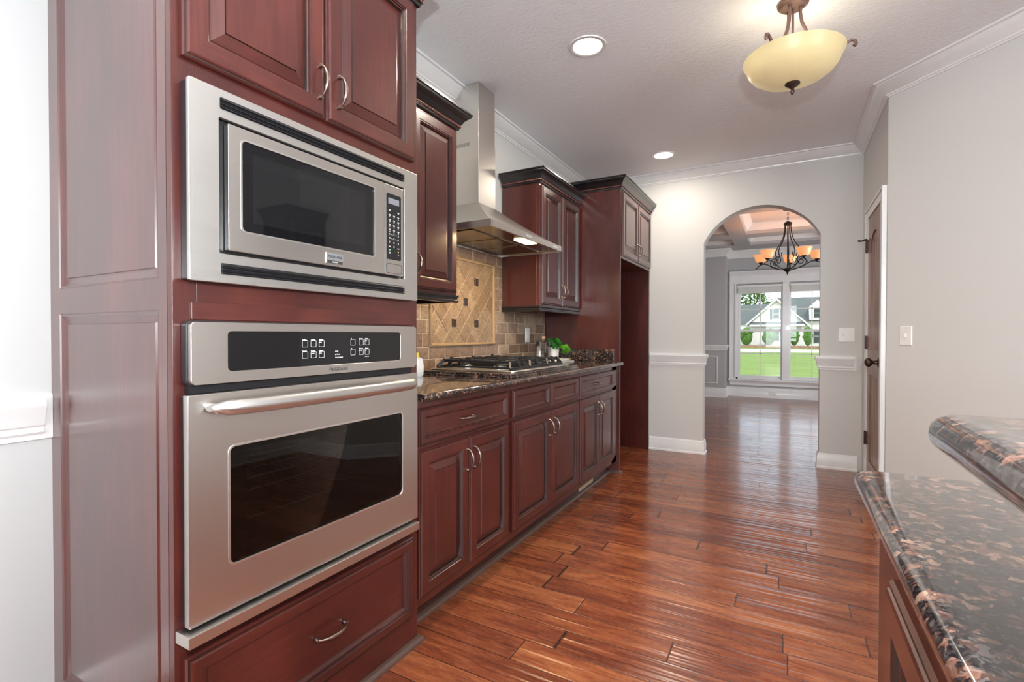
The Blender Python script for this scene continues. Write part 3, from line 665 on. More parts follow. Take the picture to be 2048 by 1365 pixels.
for k, (p, q) in enumerate((('\u2228', ''), ('timer', 'on-off'), ('clear', 'off'))): key(1.040 + (0, 0.0325, 0.056)[k], 1.040, p, q)
text_into(bm, 'controls', 1.096, 1.033, bx, 0.005, 'LEFT', 0)
obj('key_lettering', bm, 'print', og); bm = nb()
for k, s in enumerate(('oven', 'preheat', 'door locked')): text_into(bm, s, 0.983, 1.052 - k * 0.009, bx, 0.0055, 'LEFT', 0, bold=0.0001)
obj('status_lettering', bm, 'print', og)
bm = nb(); text_into(bm, 'FRIGIDAIRE', 0.995, 0.9985, XO + 0.0001, 0.0125, 'CENTER', 0, bold=0.0002, sx=1.05); obj('brand_lettering', bm, 'print_dark', cp)
obj('vent_gap', B(TX + 0.001, XO - 0.018, 0.598, 1.330, 0.970, 0.988), 'black_plastic', ov)
bm = nb(); plateX(bm, 0.587, 1.341, 0.464, 0.969, 0.003, XO - 0.020, XO, (0.677, 1.262, 0.570, 0.842, 0.014)); od = obj('door', bm, 'steel', ov, bevel=0.002)
bm = nb(); plateX(bm, 0.590, 1.338, 0.466, 0.967, 0.003, TX + 0.001, XO - 0.020, (0.70, 1.24, 0.60, 0.82, 0.014)); obj('door_side', bm, 'dark_side', od)
bm = nb(); plateX(bm, 0.673, 1.266, 0.566, 0.846, 0.016, XO, XO + 0.002, (0.678, 1.261, 0.571, 0.841, 0.013)); obj('window_bezel', bm, 'steel_bright', od, bevel=0.0008)
bm = nb(); plateX(bm, 0.676, 1.263, 0.569, 0.843, 0.013, XO - 0.006, XO - 0.003, None); obj('window_glass', bm, 'oven_glass', od)
bm = nb(); plateX(bm, 0.676, 1.263, 0.569, 0.843, 0.013, XO - 0.009, XO - 0.0062, (0.722, 1.217, 0.573, 0.839, 0.004)); obj('glass_border', bm, 'black_glass', od, label='black printed glass border')
bm = nb()
quad(bm, (-1.62, 0.70, 0.55), (-1.62, 1.24, 0.55), (-1.62, 1.24, 0.87), (-1.62, 0.70, 0.87)); quad(bm, (-1.155, 0.70, 0.55), (-1.62, 0.70, 0.55), (-1.62, 0.70, 0.87), (-1.155, 0.70, 0.87))
quad(bm, (-1.155, 1.24, 0.55), (-1.155, 1.24, 0.87), (-1.62, 1.24, 0.87), (-1.62, 1.24, 0.55)); quad(bm, (-1.155, 0.70, 0.55), (-1.155, 1.24, 0.55), (-1.62, 1.24, 0.55), (-1.62, 0.70, 0.55)); quad(bm, (-1.155, 0.70, 0.87), (-1.62, 0.70, 0.87), (-1.62, 1.24, 0.87), (-1.155, 1.24, 0.87))
obj('oven_cavity', bm, 'dark_interior', ov)
for z in (0.645, 0.745):
    bm = nb()
    for k in range(22): tube(bm, [(-1.17, 0.715 + k * 0.0245, z), (-1.60, 0.715 + k * 0.0245, z)], 0.0014, 5)
    for x in (-1.17, -1.38, -1.60): tube(bm, [(x, 0.705, z - 0.003), (x, 1.237, z - 0.003)], 0.0026, 6)
    obj('oven_rack', bm, 'steel_bright', ov, smooth=60)
# bowed handle
bm = nb(); n = 24; cols = []
for k in range(n + 1):
    s = k / n; y = 0.622 + (1.300 - 0.622) * s; o = 0.018 + 0.036 * min(1, (math.sin(PI * s)) ** 0.32)
    hz = 0.0185 * (0.35 + 0.65 * min(1, math.sin(PI * s) * 6) ** 0.5); hx = 0.015
    cols.append([bm.verts.new((XO + o + hx * math.cos(a_), y, 0.938 + hz * math.sin(a_))) for a_ in [2 * PI * j / 14 for j in range(14)]])
for k in range(n):
    for j in range(14): bm.faces.new((cols[k][j], cols[k][(j + 1) % 14], cols[k + 1][(j + 1) % 14], cols[k + 1][j]))
bm.faces.new(cols[0]); bm.faces.new(cols[-1][::-1])
for y in (0.634, 1.288): tube(bm, [(XO - 0.001, y, 0.938), (XO + 0.030, y, 0.938)], 0.011, 12)
obj('handle', bm, 'steel_trim', od, smooth=60)
bm = nb(); box(bm, TX + 0.001, XO + 0.020, 0.576, 1.326, 0.432, 0.458); obj('lower_trim', bm, 'steel', ov, bevel=0.0015)

# ---- base cabinets
BX = -1.165; KX = -1.235
def base_cab(label, y0, y1, drawers, doors, hd, hdr, extra=0.0):
    t = thing('base_cabinet', (-1.48, (y0 + y1) / 2, 0), label, 'cabinet')
    bm = nb(); box(bm, -1.793, BX - 0.02, y0, y1, 0.105, 0.855)
    obj('cabinet_body', bm, 'wood_v', t)
    bm = nb(); zs = [0.105, 0.140, 0.680, 0.697, 0.832, 0.855]
    for (p, q) in ((0.105, 0.150), (0.672, 0.704), (0.826, 0.855)): box(bm, BX - 0.02, BX, y0 + 0.03, y1 - 0.03, p, q, 0)
    box(bm, BX - 0.02, BX, y0, y0 + 0.03, 0.105, 0.855, 1); box(bm, BX - 0.02, BX, y1 - 0.03 - extra, y1, 0.105, 0.855, 1)
    if len(drawers) > 1: box(bm, BX - 0.02, BX, drawers[0][1] - 0.02, drawers[1][0] + 0.02, 0.704, 0.826, 1)
    obj('face_frame', bm, ['wood_h', 'wood_v'], t)
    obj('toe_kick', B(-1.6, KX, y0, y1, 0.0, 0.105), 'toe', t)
    for (p, q), h in zip(drawers, hdr):
        dwr = panel('drawer', t, BX, p, q, 0.695, 0.832, PR, True)
        if h: pull(dwr, BX + 0.007, h, 0.760, False, 0.095)
    for (p, q), h in zip(doors, hd):
        dd = panel('door', t, BX, p, q, 0.141, 0.680, PD); pull(dd, BX + 0.020, h, 0.586)
    return t
base_cab('cherry wood base cabinet beside the oven tower with one wide drawer over two doors', 1.382, 2.071, [(1.392, 2.049)], [(1.392, 1.708), (1.714, 2.050)], [1.692, 1.745], [1.708])
base_cab('cherry wood base cabinet under the cooktop with two handleless drawer fronts over two doors', 2.071, 2.975, [(2.092, 2.527), (2.541, 2.962)], [(2.092, 2.530), (2.538, 2.964)], [2.500, 2.575], [None, None])
base_cab('narrow cherry wood base cabinet next to the refrigerator surround with one drawer and two doors', 2.975, 3.848, [(2.988, 3.698)], [(2.990, 3.346), (3.352, 3.702)], [3.322, 3.380], [3.345], 0.12)
obj('shoe_moulding', sweep(nb(), [(KX, 1.382), (KX, 3.848)], QR), 'shoe', smooth=40, label='worn brown shoe moulding along the toe kick of the base cabinets', cat='moulding')
g = thing('floor_register', (KX, 3.315, 0.01), 'beige metal air vent set in the toe kick below the base cabinets', 'vent')
bm = rings(nb(), (KX + 0.0005, 3.178, 0.022), (0, 1, 0), (0, 0, 1), (1, 0, 0), 0.275, 0.052, [(0, 0), (0, 0.004), (0.003, 0.007), (0.010, 0.007), (0.012, 0.003)]); obj('vent_frame', bm, 'beige_metal', g)
bm = nb()
for k in range(30): box(bm, KX + 0.003, KX + 0.0065, 3.194 + k * 0.0082, 3.197 + k * 0.0082, 0.034, 0.062)
obj('grille', bm, 'beige_metal', g)

# ---- worktop
TOPZ = 0.888
w = thing('countertop', (-1.46, 2.6, 0.858), 'dark brown speckled granite worktop along the wall with raised step under the cooktop', 'countertop')
def edge_slab(y0, y1, x0, x1, z0, z1, n=8):
    r = (z1 - z0) / 2; pts = [(x0, y0, z0)]
    pts += [(x1 - r + r * math.cos(a_), y0, (z0 + z1) / 2 + r * math.sin(a_)) for a_ in [-PI / 2 + PI * k / n for k in range(n + 1)]]
    pts += [(x0, y0, z1)]
    return prism(nb(), pts, (0, y1 - y0, 0))
obj('slab', edge_slab(1.381, 3.847, -1.796, -1.118, 0.858, TOPZ), 'granite', w, smooth=40)
bm = slab(nb(), -1.796, -1.155, 2.085, 2.975, TOPZ, TOPZ + 0.011, 0.006, 0.0025, 3); slab(bm, -1.796, -1.162, 2.092, 2.968, TOPZ + 0.0115, TOPZ + 0.021, 0.006, 0.0025, 3)
obj('raised_step', bm, 'granite', w, smooth=40)
obj('side_splash', slab(nb(), -1.796, -1.195, 3.828, 3.848, TOPZ, 0.986, 0.003, 0.002, 3), 'granite', w, smooth=40)
# ---- backsplash
bs = thing('tile_backsplash', (-1.80, 2.6, TOPZ), 'tumbled travertine tile backsplash with framed diamond pattern behind the cooktop', 'backsplash')
gx = XW + 0.004; IN = (2.270, 3.000, 1.030, 1.592)
bm = nb(); box(bm, XW + 0.001, gx, 1.383, 3.847, TOPZ, 1.70); obj('grout', bm, 'grout', bs)
bm = nb(); zrow = [0.890, 0.960, 1.030, 1.110, 1.190, 1.270, 1.350, 1.430, 1.510, 1.592, 1.668, 1.70]
for r_ in range(len(zrow) - 1):
    z0, z1 = zrow[r_], zrow[r_ + 1]; inside = z0 > IN[2] - 0.01 and z1 < IN[3] + 0.01; y = 1.385 - (0.082 if r_ % 2 else 0.0) + (0.02 * (r_ % 3))
    while y < 3.847:
        segs = [(max(y, 1.385), min(y + 0.156, 3.846))]
        if inside: segs = [(a_, b_) for a_, b_ in ((segs[0][0], min(segs[0][1], IN[0])), (max(segs[0][0], IN[1]), segs[0][1]))]
        for a_, b_ in segs:
            if b_ - a_ > 0.012:
                hh = 0.0085 + random.uniform(-0.0012, 0.0012)
                rings(bm, (gx - 0.001, a_ + 0.0022, z0 + 0.0022), (0, 1, 0), (0, 0, 1), (1, 0, 0), b_ - a_ - 0.0044, z1 - z0 - 0.0044, [(0, 0), (0.0, 0.0025), (0.003, hh - 0.004)], back=False)
        y += 0.158
obj('wall_tiles', bm, 'tile', bs)
# diamonds
def clip(poly, r):
    for ax, s, lim in ((0, 1, r[0]), (0, -1, -r[1]), (1, 1, r[2]), (1, -1, -r[3])):
        out = []
        for i in range(len(poly)):
            p, q = poly[i], poly[(i + 1) % len(poly)]; dp = s * p[ax] - lim; dq = s * q[ax] - lim
            if dp >= 0: out.append(p)
            if dp * dq < 0: k = dp / (dp - dq); out.append((p[0] + (q[0] - p[0]) * k, p[1] + (q[1] - p[1]) * k))
        poly = out
        if len(poly) < 3: return []
    return poly
bm = nb(); A_, B_ = 0.126, 0.138; cy, cz = 2.640, 1.313; R_ = (IN[0] + 0.022, IN[1] - 0.022, IN[2] + 0.022, IN[3] - 0.022)
for i in range(-8, 9):
    for j in range(-8, 9):
        for o_ in ((A_ / 2, 0), (0, B_ / 2)):
            c = (cy + i * A_ + o_[0], cz + j * B_ + o_[1])
            sh = 0.955; pol = [(c[0] + sh * A_ / 2, c[1]), (c[0], c[1] + sh * B_ / 2), (c[0] - sh * A_ / 2, c[1]), (c[0], c[1] - sh * B_ / 2)]
            pol = clip(pol, R_)
            if len(pol) < 3: continue
            mx_ = sum(p[0] for p in pol) / len(pol); mz_ = sum(p[1] for p in pol) / len(pol); k = 0.955
            lo = [bm.verts.new((gx - 0.001, p[0], p[1])) for p in pol]; mi_ = [bm.verts.new((gx + 0.002, p[0], p[1])) for p in pol]
            hi = [bm.verts.new((gx + 0.0035, mx_ + (p[0] - mx_) * k, mz_ + (p[1] - mz_) * k)) for p in pol]; n = len(pol)
            for a_ in range(n):
                b_ = (a_ + 1) % n; bm.faces.new((lo[a_], lo[b_], mi_[b_], mi_[a_])); bm.faces.new((mi_[a_], mi_[b_], hi[b_], hi[a_]))
            bm.faces.new(hi)
obj('diamond_tiles', bm, 'tile_gold', bs)
for p, q in ((0, 0), (-1, -1), (1, -1), (1, 1), (-1, 1)):
    bm = rings(nb(), (gx + 0.004, cy + p * A_ - 0.020, cz + q * B_ - 0.023), (0, 1, 0), (0, 0, 1), (1, 0, 0), 0.040, 0.046, [(0, 0), (0, 0.005), (0.003, 0.008), (0.010, 0.008), (0.012, 0.006)])
    obj('accent_tile', bm, 'accent', bs, label='dark square accent tile')
bm = rings(nb(), (gx - 0.001, IN[0], IN[2]), (0, 1, 0), (0, 0, 1), (1, 0, 0), IN[1] - IN[0], IN[3] - IN[2], [(0.0, 0), (0.0, 0.008), (0.004, 0.014), (0.010, 0.017), (0.016, 0.014), (0.020, 0.008), (0.020, 0)], cap=False, back=False)
obj('pencil_frame', bm, 'pencil', bs, smooth=50)

# ---- upper cabinets
UX = -1.500
def upper(label, y0, y1, doors, hs, z0=1.305, z1=2.165, group=None, sides=(True, True), xb=-1.794, hz=1.43):
    t = thing('wall_cabinet', ((xb + UX) / 2, (y0 + y1) / 2, z0 - 0.038), label, 'cabinet', group)
    obj('cabinet_body', B(xb, UX - 0.02, y0, y1, z0, z1), 'wood_v', t, bevel=0.001)
    bm = nb(); box(bm, UX - 0.02, UX, y0, y0 + 0.035, z0, z1, 1); box(bm, UX - 0.02, UX, y1 - 0.035, y1, z0, z1, 1)
    box(bm, UX - 0.02, UX, y0 + 0.035, y1 - 0.035, z0, z0 + 0.03, 0); box(bm, UX - 0.02, UX, y0 + 0.035, y1 - 0.035, z1 - 0.03, z1, 0); box(bm, UX - 0.02, UX - 0.015, y0 + 0.035, y1 - 0.035, z0 + 0.03, z1 - 0.03, 1)
    obj('face_frame', bm, ['wood_h', 'wood_v'], t, bevel=0.001)
    for (p, q), h in zip(doors, hs):
        d_ = panel('door', t, UX, p, q, z0 + 0.012, z1 - 0.018, PD); pull(d_, UX + 0.020, h, hz)
    path = ([(xb, y0)] if sides[0] else []) + [(UX, y0), (UX, y1)] + ([(xb, y1)] if sides[1] else [])
    crown(t, path, z1 - 0.004)
    obj('light_rail', sweep(nb(), path, LR, z0 - 0.038), 'black_wood', t, smooth=30, label='black bottom moulding')
    return t
upper('cherry wood wall cabinet between the oven tower and the range hood with black crown', 1.382, 2.112, [(1.395, 1.742), (1.750, 2.098)], [1.722, 1.772], sides=(False, True))
upper('cherry wood wall cabinet with two doors between the range hood and refrigerator surround', 3.105, 3.846, [(3.122, 3.474), (3.480, 3.832)], [3.452, 3.502], sides=(True, False))

# ---- refrigerator surround
FY0, FY1, FZ = 3.850, 4.822, 2.262
t = thing('refrigerator_surround', (-1.47, 4.33, 0), 'tall cherry wood refrigerator surround with an empty bay and two small doors on top', 'cabinet')
obj('side_panel', B(-1.807, TX, FY0, FY0 + 0.022, 0, FZ), 'wood_v', t, bevel=0.001)
obj('side_panel', B(-1.807, TX, FY1 - 0.022, FY1, 0, FZ), 'wood_v', t, bevel=0.001)
bm = nb(); box(bm, -1.807, TX - 0.02, FY0 + 0.022, FY1 - 0.022, 1.722, FZ); obj('cabinet_body', bm, 'wood_v', t)
bm = nb(); box(bm, TX - 0.02, TX, FY0 + 0.022, FY1 - 0.022, 1.715, 1.75, 0); box(bm, TX - 0.02, TX, FY0 + 0.022, FY1 - 0.022, 2.225, FZ, 0); box(bm, TX - 0.02, TX, FY0 + 0.022, FY0 + 0.05, 1.75, 2.225, 1); box(bm, TX - 0.02, TX, FY1 - 0.05, FY1 - 0.022, 1.75, 2.225, 1); box(bm, TX - 0.02, TX, 4.31, 4.35, 1.75, 2.225, 1)
obj('face_frame', bm, ['wood_h', 'wood_v'], t, bevel=0.001)
for p, q, h in ((3.868, 4.328, 4.300), (4.334, 4.800, 4.362)):
    d_ = panel('door', t, TX, p, q, 1.737, 2.244, PD); pull(d_, TX + 0.020, h, 1.84)
crown(t, [(-1.80, FY0), (TX, FY0), (TX, FY1)], FZ)
obj('shoe_moulding', sweep(nb(), [(KX + 0.021, FY0), (TX, FY0), (TX, FY0 + 0.022)], QR), 'shoe', t, smooth=40)
# dark tall cabinet seen only as a reflection
t = thing('wall_cabinet', (1.605, 2.92, 1.37), 'dark wall cabinet with black crown in the opposite corner, mirrored in the microwave glass', 'cabinet')
obj('cabinet_body', B(1.44, 1.768, 2.735, 3.108, 1.37, 2.10), 'black_wood', t, bevel=0.002)
obj('crown_moulding', sweep(nb(), [(1.44, 3.108), (1.44, 2.735), (1.768, 2.735)], [(-a_, b_) if False else (a_, b_) for a_, b_ in CC], 2.095), 'black_wood', t, smooth=30)
obj('door', rings(nb(), (1.44, 3.100, 1.385), (0, -1, 0), (0, 0, 1), (-1, 0, 0), 0.355, 0.70, PD), 'black_wood', t)

# ---- range hood
hd = thing('range_hood', (-1.56, 2.62, 1.66), 'stainless steel chimney range hood over the cooktop with a lit lamp beneath', 'range hood')
HY0, HY1, HX, HZ0, HZ1 = 2.167, 3.076, -1.322, 1.662, 1.697; HB = -1.795
CY0, CY1, CX, CZ = 2.520, 2.718, -1.625, 1.902
bm = nb()
quad(bm, (HB, HY0, HZ0), (HX, HY0, HZ0), (HX, HY0, HZ1), (HB, HY0, HZ1)); quad(bm, (HX, HY0, HZ0), (HX, HY1, HZ0), (HX, HY1, HZ1), (HX, HY0, HZ1)); quad(bm, (HX, HY1, HZ0), (HB, HY1, HZ0), (HB, HY1, HZ1), (HX, HY1, HZ1)); quad(bm, (HB, HY1, HZ0), (HB, HY0, HZ0), (HB, HY0, HZ1), (HB, HY1, HZ1))
# concave sloping canopy
NS = 10; prev = None
for k in range(NS + 1):
    s = k / NS; e = 1 - (1 - s) ** 1.0; zz = HZ1 + (CZ - HZ1) * (s ** 1.18); c = s
    ins = 0.004 if k == 0 else 0
    ring_ = [(HX - ins + (CX - HX) * c, HY0 + ins + (CY0 - HY0) * c, zz), (HX - ins + (CX - HX) * c, HY1 - ins + (CY1 - HY1) * c, zz), (HB, HY1 - ins + (CY1 - HY1) * c, zz), (HB, HY0 + ins + (CY0 - HY0) * c, zz)]
    rv = [bm.verts.new(p) for p in ring_]
    if prev:
        for j in range(4): bm.faces.new((prev[j], prev[(j + 1) % 4], rv[(j + 1) % 4], rv[j]))
    else:
        o_ = [bm.verts.new(p) for p in ((HX, HY0, HZ1), (HX, HY1, HZ1), (HB, HY1, HZ1), (HB, HY0, HZ1))]
        for j in range(4): bm.faces.new((o_[j], o_[(j + 1) % 4], rv[(j + 1) % 4], rv[j]))
    prev = rv
cn = obj('canopy', bm, 'steel_hood', hd, smooth=20)
bm = nb(); box(bm, HB, CX, CY0, CY1, CZ - 0.002, 2.285); box(bm, HB, CX - 0.003, CY0 + 0.003, CY1 - 0.003, 2.285, ZC); 
ch = obj('chimney', bm, 'steel_hood', hd, bevel=0.001)
bm = nb()
for r_ in range(3):
    for c_ in range(12): lathe(bm, (-1.783 + c_ * 0.0085, CY0 - 0.0002, 2.254 + r_ * 0.0075 + (c_ % 2) * 0.003), [(0.0, -0.0004), (0.0026, -0.0004), (0.0026, 0.0)], 8, 'y')
obj('vent_holes', bm, 'black_plastic', ch)
bm = nb(); box(bm, HB, HX - 0.001, HY0 + 0.001, HY1 - 0.001, HZ0 + 0.004, HZ0 + 0.007); obj('underside', bm, 'filter', hd)
bm = nb(); box(bm, HB, HB + 0.02, HY0 + 0.001, HY1 - 0.001, HZ0 - 0.010, HZ0 + 0.004); box(bm, HB + 0.02, HX - 0.02, HY1 - 0.012, HY1 - 0.001, HZ0 - 0.006, HZ0 + 0.004); box(bm, HX - 0.012, HX - 0.001, HY0 + 0.001, HY1 - 0.012, HZ0 + 0.000, HZ0 + 0.004); obj('lower_lip', bm, 'steel_bright', hd, bevel=0.001)
for k in range(3):
    y0 = HY0 + 0.045 + k * 0.275
    bm = rings(nb(), (-1.765, y0, HZ0 + 0.0045), (1, 0, 0), (0, 1, 0), (0, 0, -1), 0.30, 0.262, [(0, 0), (0, 0.005), (0.010, 0.007), (0.014, 0.004)]); obj('grease_filter', bm, 'filter', hd)
for y in (2.30, 2.635 + 0.0 if False else 2.655):
    pass
for y, on in ((2.655, True),):
    bm = nb(); plate_pts = [(p, q) for p, q in rrect(-1.412, -1.325 - 0.01, y - 0.085, y + 0.085, 0.008)]
    prism(bm, [(p, q, HZ0 + 0.004) for p, q in plate_pts], (0, 0, -0.006)); obj('lamp_lens', bm, 'hood_glow', hd, bevel=0.002)
bm = nb(); bx = HX + 0.0002
plateX(bm, 2.565, 2.625, HZ0 + 0.012, HZ0 + 0.024, 0.002, bx, bx + 0.0012, None, 0)
for k in range(5): plateX(bm, 2.569 + k * 0.011, 2.576 + k * 0.011, HZ0 + 0.014, HZ0 + 0.022, 0.001, bx + 0.0012, bx + 0.002, None, 1)
obj('control_buttons', bm, ['print', 'steel_bright'], cn)
bm = nb(); text_into(bm, 'Y', 2.181, HZ0 + 0.019, bx, 0.012, 'LEFT', 0, bold=0.0006); text_into(bm, '\\', 2.181, HZ0 + 0.008, bx, 0.010, 'LEFT', 0, bold=0.0005)
obj('maker_mark', bm, 'print_dark', cn)
bm = nb()
for k, h_ in enumerate((0.012, 0.007, 0.006, 0.008, 0.006)): plateX(bm, 2.955 + k * 0.011, 2.963 + k * 0.011, HZ0 + 0.012, HZ0 + 0.012 + h_, 0.001, bx, bx + 0.001)
obj('badge', bm, 'paper', cn)
light('hood_lamp', 'AREA', (-1.37, 2.655, 1.650), 3.4, (1.0, 0.74, 0.42), 0.10, 0.14)
light('hood_lamp_rear', 'AREA', (-1.40, 2.30, 1.652), 3.0, (1.0, 0.74, 0.42), 0.08, 0.10)

# ---- gas cooktop
ct = thing('gas_cooktop', (-1.43, 2.50, TOPZ + 0.021), 'stainless steel gas cooktop with black cast iron grates on the granite worktop', 'cooktop')
CTZ = TOPZ + 0.0215; X0, X1, Y0, Y1 = -1.705, -1.178, 2.150, 2.855
obj('cooktop_plate', slab(nb(), X0, X1, Y0, Y1, CTZ, CTZ + 0.009, 0.018, 0.004, 4), 'steel_bright', ct, smooth=50)
PZ = CTZ + 0.009
secs = [(Y0 + 0.025, Y0 + 0.235), (Y0 + 0.247, Y0 + 0.457), (Y0 + 0.469, Y0 + 0.680)]
for si, (a_, b_) in enumerate(secs):
    bm = nb(); xg0, xg1 = X0 + 0.035, X1 - 0.035; tz = PZ + 0.040; mid = (a_ + b_) / 2
    def bar(p, q, w=0.0055, h=0.0065):
        p, q = Vector(p), Vector(q); t_ = (q - p).normalized(); s_ = t_.cross(Vector((0, 0, 1)))
        s_ = Vector((1, 0, 0)) if s_.length < 1e-3 else s_.normalized(); u_ = s_.cross(t_)
        prism(bm, [p + s_ * w + u_ * h, p - s_ * w + u_ * h, p - s_ * w - u_ * h, p + s_ * w - u_ * h], q - p)
    for x in (xg0, xg1):
        bar((x, a_, PZ + 0.008), (x, b_, PZ + 0.008), 0.006, 0.007)
        bar((x, a_, PZ + 0.008), (x + (0.02 if x == xg0 else -0.02), a_ + 0.034, tz), 0.006, 0.008); bar((x, b_, PZ + 0.008), (x + (0.02 if x == xg0 else -0.02), b_ - 0.034, tz), 0.006, 0.008)
        xi = x + (0.02 if x == xg0 else -0.02)
        bar((xi, a_ + 0.030, tz), (xi, b_ - 0.030, tz), 0.006, 0.009); bar((x, mid, PZ + 0.008), (xi, mid, tz), 0.006, 0.010)
        for yy_ in (mid,): bar((xi, yy_, tz), (xi, yy_, tz + 0.016), 0.007, 0.007)
    xi0, xi1 = xg0 + 0.02, xg1 - 0.02; xm = (xi0 + xi1) / 2
    for yy_ in (a_ + 0.034, b_ - 0.034):
        bar((xi0, yy_, tz), (xi1, yy_, tz)); bar((xi0, yy_, PZ + 0.010), (xi1, yy_, PZ + 0.010), 0.004, 0.005)
        for xq in (xi0, xm, xi1): bar((xq, yy_, tz), (xq, yy_, tz + 0.010), 0.006, 0.006)
    bar((xm, a_ + 0.03, tz), (xm, b_ - 0.03, tz))
    bcs = [xm] if si == 1 else [xi0 + 0.10, xi1 - 0.10]
    for bxc in bcs:
        for ang in range(4):
            t_ = PI / 4 + ang * PI / 2; bar((bxc + 0.030 * math.cos(t_), mid + 0.030 * math.sin(t_), tz), (bxc + 0.090 * math.cos(t_), mid + 0.080 * math.sin(t_), tz), 0.004, 0.006)
        bar((bxc, a_ + 0.034, tz), (bxc, mid - 0.03, tz), 0.004, 0.006); bar((bxc, b_ - 0.034, tz), (bxc, mid + 0.03, tz), 0.004, 0.006)
    obj('grate', bm, 'cast_iron', ct, bevel=0.0015)
    for bxc in bcs:
        bu = obj('burner', lathe(nb(), (bxc, mid, PZ), [(0, 0), (0.050, 0), (0.050, 0.004), (0.034, 0.008), (0.034, 0.014), (0, 0.014)], 24), 'steel_trim', ct, smooth=40)
        obj('burner_cap', lathe(nb(), (bxc, mid, PZ + 0.014), [(0, 0), (0.028, 0), (0.030, 0.004), (0.026, 0.008), (0, 0.009)], 24), 'cast_iron', bu, smooth=40)
    if si != 1:
        pass
for k in range(5):
    obj('knob', lathe(nb(), (-1.24 - k * 0.085, Y1 - 0.014, PZ), [(0, 0), (0.0115, 0), (0.0115, 0.004), (0.0095, 0.022), (0, 0.024)], 16), 'black_plastic', ct, smooth=40)

# ---- things on the worktop
def book(label, x0, x1, y0, y1, z0, z1, rot):
    c = Vector(((x0 + x1) / 2, (y0 + y1) / 2, z0)); t = thing('book', c, label, 'book'); t.rotation_euler = (0, 0, rot)
    bm = nb(); box(bm, x0, x1, y0, y1, z0, z0 + 0.002); box(bm, x0, x1, y0, y1, z1 - 0.002, z1); box(bm, x1 - 0.003, x1, y0, y1, z0, z1); obj('cover', bm, 'paper', t)
    obj('pages', B(x0 + 0.003, x1 - 0.004, y0 + 0.003, y1 - 0.003, z0 + 0.0022, z1 - 0.0022), 'white_plastic', t)
    return t
b1 = book('white hardback book lying on the worktop, lowest under the potted plant', -1.63, -1.46, 3.42, 3.66, TOPZ + 0.0005, TOPZ + 0.014, 0.0)
b2 = book('cream hardback book with gold spine end directly under the plant pot', -1.64, -1.48, 3.43, 3.64, TOPZ + 0.0146, TOPZ + 0.030, 0.05)
obj('spine_band', B(-1.4799, -1.479, 3.60, 3.635, TOPZ + 0.015, TOPZ + 0.0297), 'gold_spine', b2)
p = thing('potted_plant', (-1.585, 3.535, TOPZ + 0.0315), 'small green leafy plant trailing from a white ribbed pot on two books', 'plant')
pz = TOPZ + 0.0315; pc = (-1.585, 3.535, pz); bm = nb()
N_ = 40; pr = [(0.0, 0), (0.034, 0), (0.040, 0.006), (0.043, 0.04), (0.046, 0.085), (0.042, 0.085), (0.040, 0.075), (0, 0.075)]
lathe(bm, pc, pr, N_)
for v_ in bm.verts:
    dx, dy = v_.co.x - pc[0], v_.co.y - pc[1]; r_ = math.hypot(dx, dy)
    if r_ > 0.039 and v_.co.z > pz + 0.01:
        k = 1 + 0.02 * math.sin(20 * math.atan2(dy, dx)); v_.co.x = pc[0] + dx * k; v_.co.y = pc[1] + dy * k
obj('pot', bm, 'ceramic', p, smooth=50)
obj('soil', lathe(nb(), (pc[0], pc[1], pz + 0.076), [(0, 0.004), (0.038, 0)], 16), 'soil', p)
def leafmesh(bm, c, d, n_, L, W, mi=0):
    c, d, n_ = Vector(c), Vector(d).normalized(), Vector(n_).normalized(); s = d.cross(n_).normalized(); n_ = s.cross(d)
    prev = None
    for k in range(7):
        u = k / 6; w_ = W * math.sin(PI * min(1, u * 0.93 + 0.05)) ** 0.7; p0 = c + d * (L * u) - n_ * (L * 0.25 * u * u)
        cur = [bm.verts.new(p0 - s * w_ + n_ * w_ * 0.25), bm.verts.new(p0), bm.verts.new(p0 + s * w_ + n_ * w_ * 0.25)]
        if prev:
            for j in range(2): bm.faces.new((prev[j], prev[j + 1], cur[j + 1], cur[j])).material_index = mi
        prev = cur
rnd = random.Random(3); stems = nb()
spots = []
for k in range(15):
    spots.append((Vector((rnd.uniform(-0.05, 0.05), rnd.uniform(-0.075, 0.045), 0.125 + rnd.uniform(-0.035, 0.035))), 'leaf'))
for k in range(12):
    u = k / 11; spots.append((Vector((0.035 + rnd.uniform(-0.02, 0.03), 0.060 + 0.060 * u + rnd.uniform(-0.012, 0.012), 0.100 - 0.055 * u + rnd.uniform(-0.012, 0.012))), 'leaf_light'))
base_ = Vector(pc) + Vector((0, 0, 0.078))
for q, mn in spots:
    c = Vector(pc) + q; d_ = Vector((rnd.uniform(0.2, 1.0), rnd.uniform(-0.8, 0.8), rnd.uniform(-0.9, 0.1) if q.z > 0.085 else rnd.uniform(-0.1, 0.3))); bm = nb()
    leafmesh(bm, c, d_, (0.6, -0.5, 0.8), rnd.uniform(0.040, 0.055), rnd.uniform(0.017, 0.023)); obj('leaf', bm, mn, p, smooth=60)
    tube(stems, [base_, (base_ + c) / 2 + Vector((0, 0, 0.03)), c], 0.0013, 5)
obj('stem', stems, 'leaf', p, smooth=60)
bt = thing('glass_bottle', (-1.60, 3.385, TOPZ), 'square clear glass bottle with cork stopper beside the potted plant', 'bottle')
bc = (-1.60, 3.385); bm = nb(); slab(bm, bc[0] - 0.042, bc[0] + 0.042, bc[1] - 0.042, bc[1] + 0.042, TOPZ + 0.0005, TOPZ + 0.165, 0.012, 0.006, 4); lathe(bm, (bc[0], bc[1], TOPZ + 0.165), [(0.020, 0), (0.018, 0.004), (0.018, 0.010), (0.021, 0.012), (0.021, 0.016), (0.0, 0.016)], 16)
obj('bottle_body', bm, 'clear', bt, smooth=50)
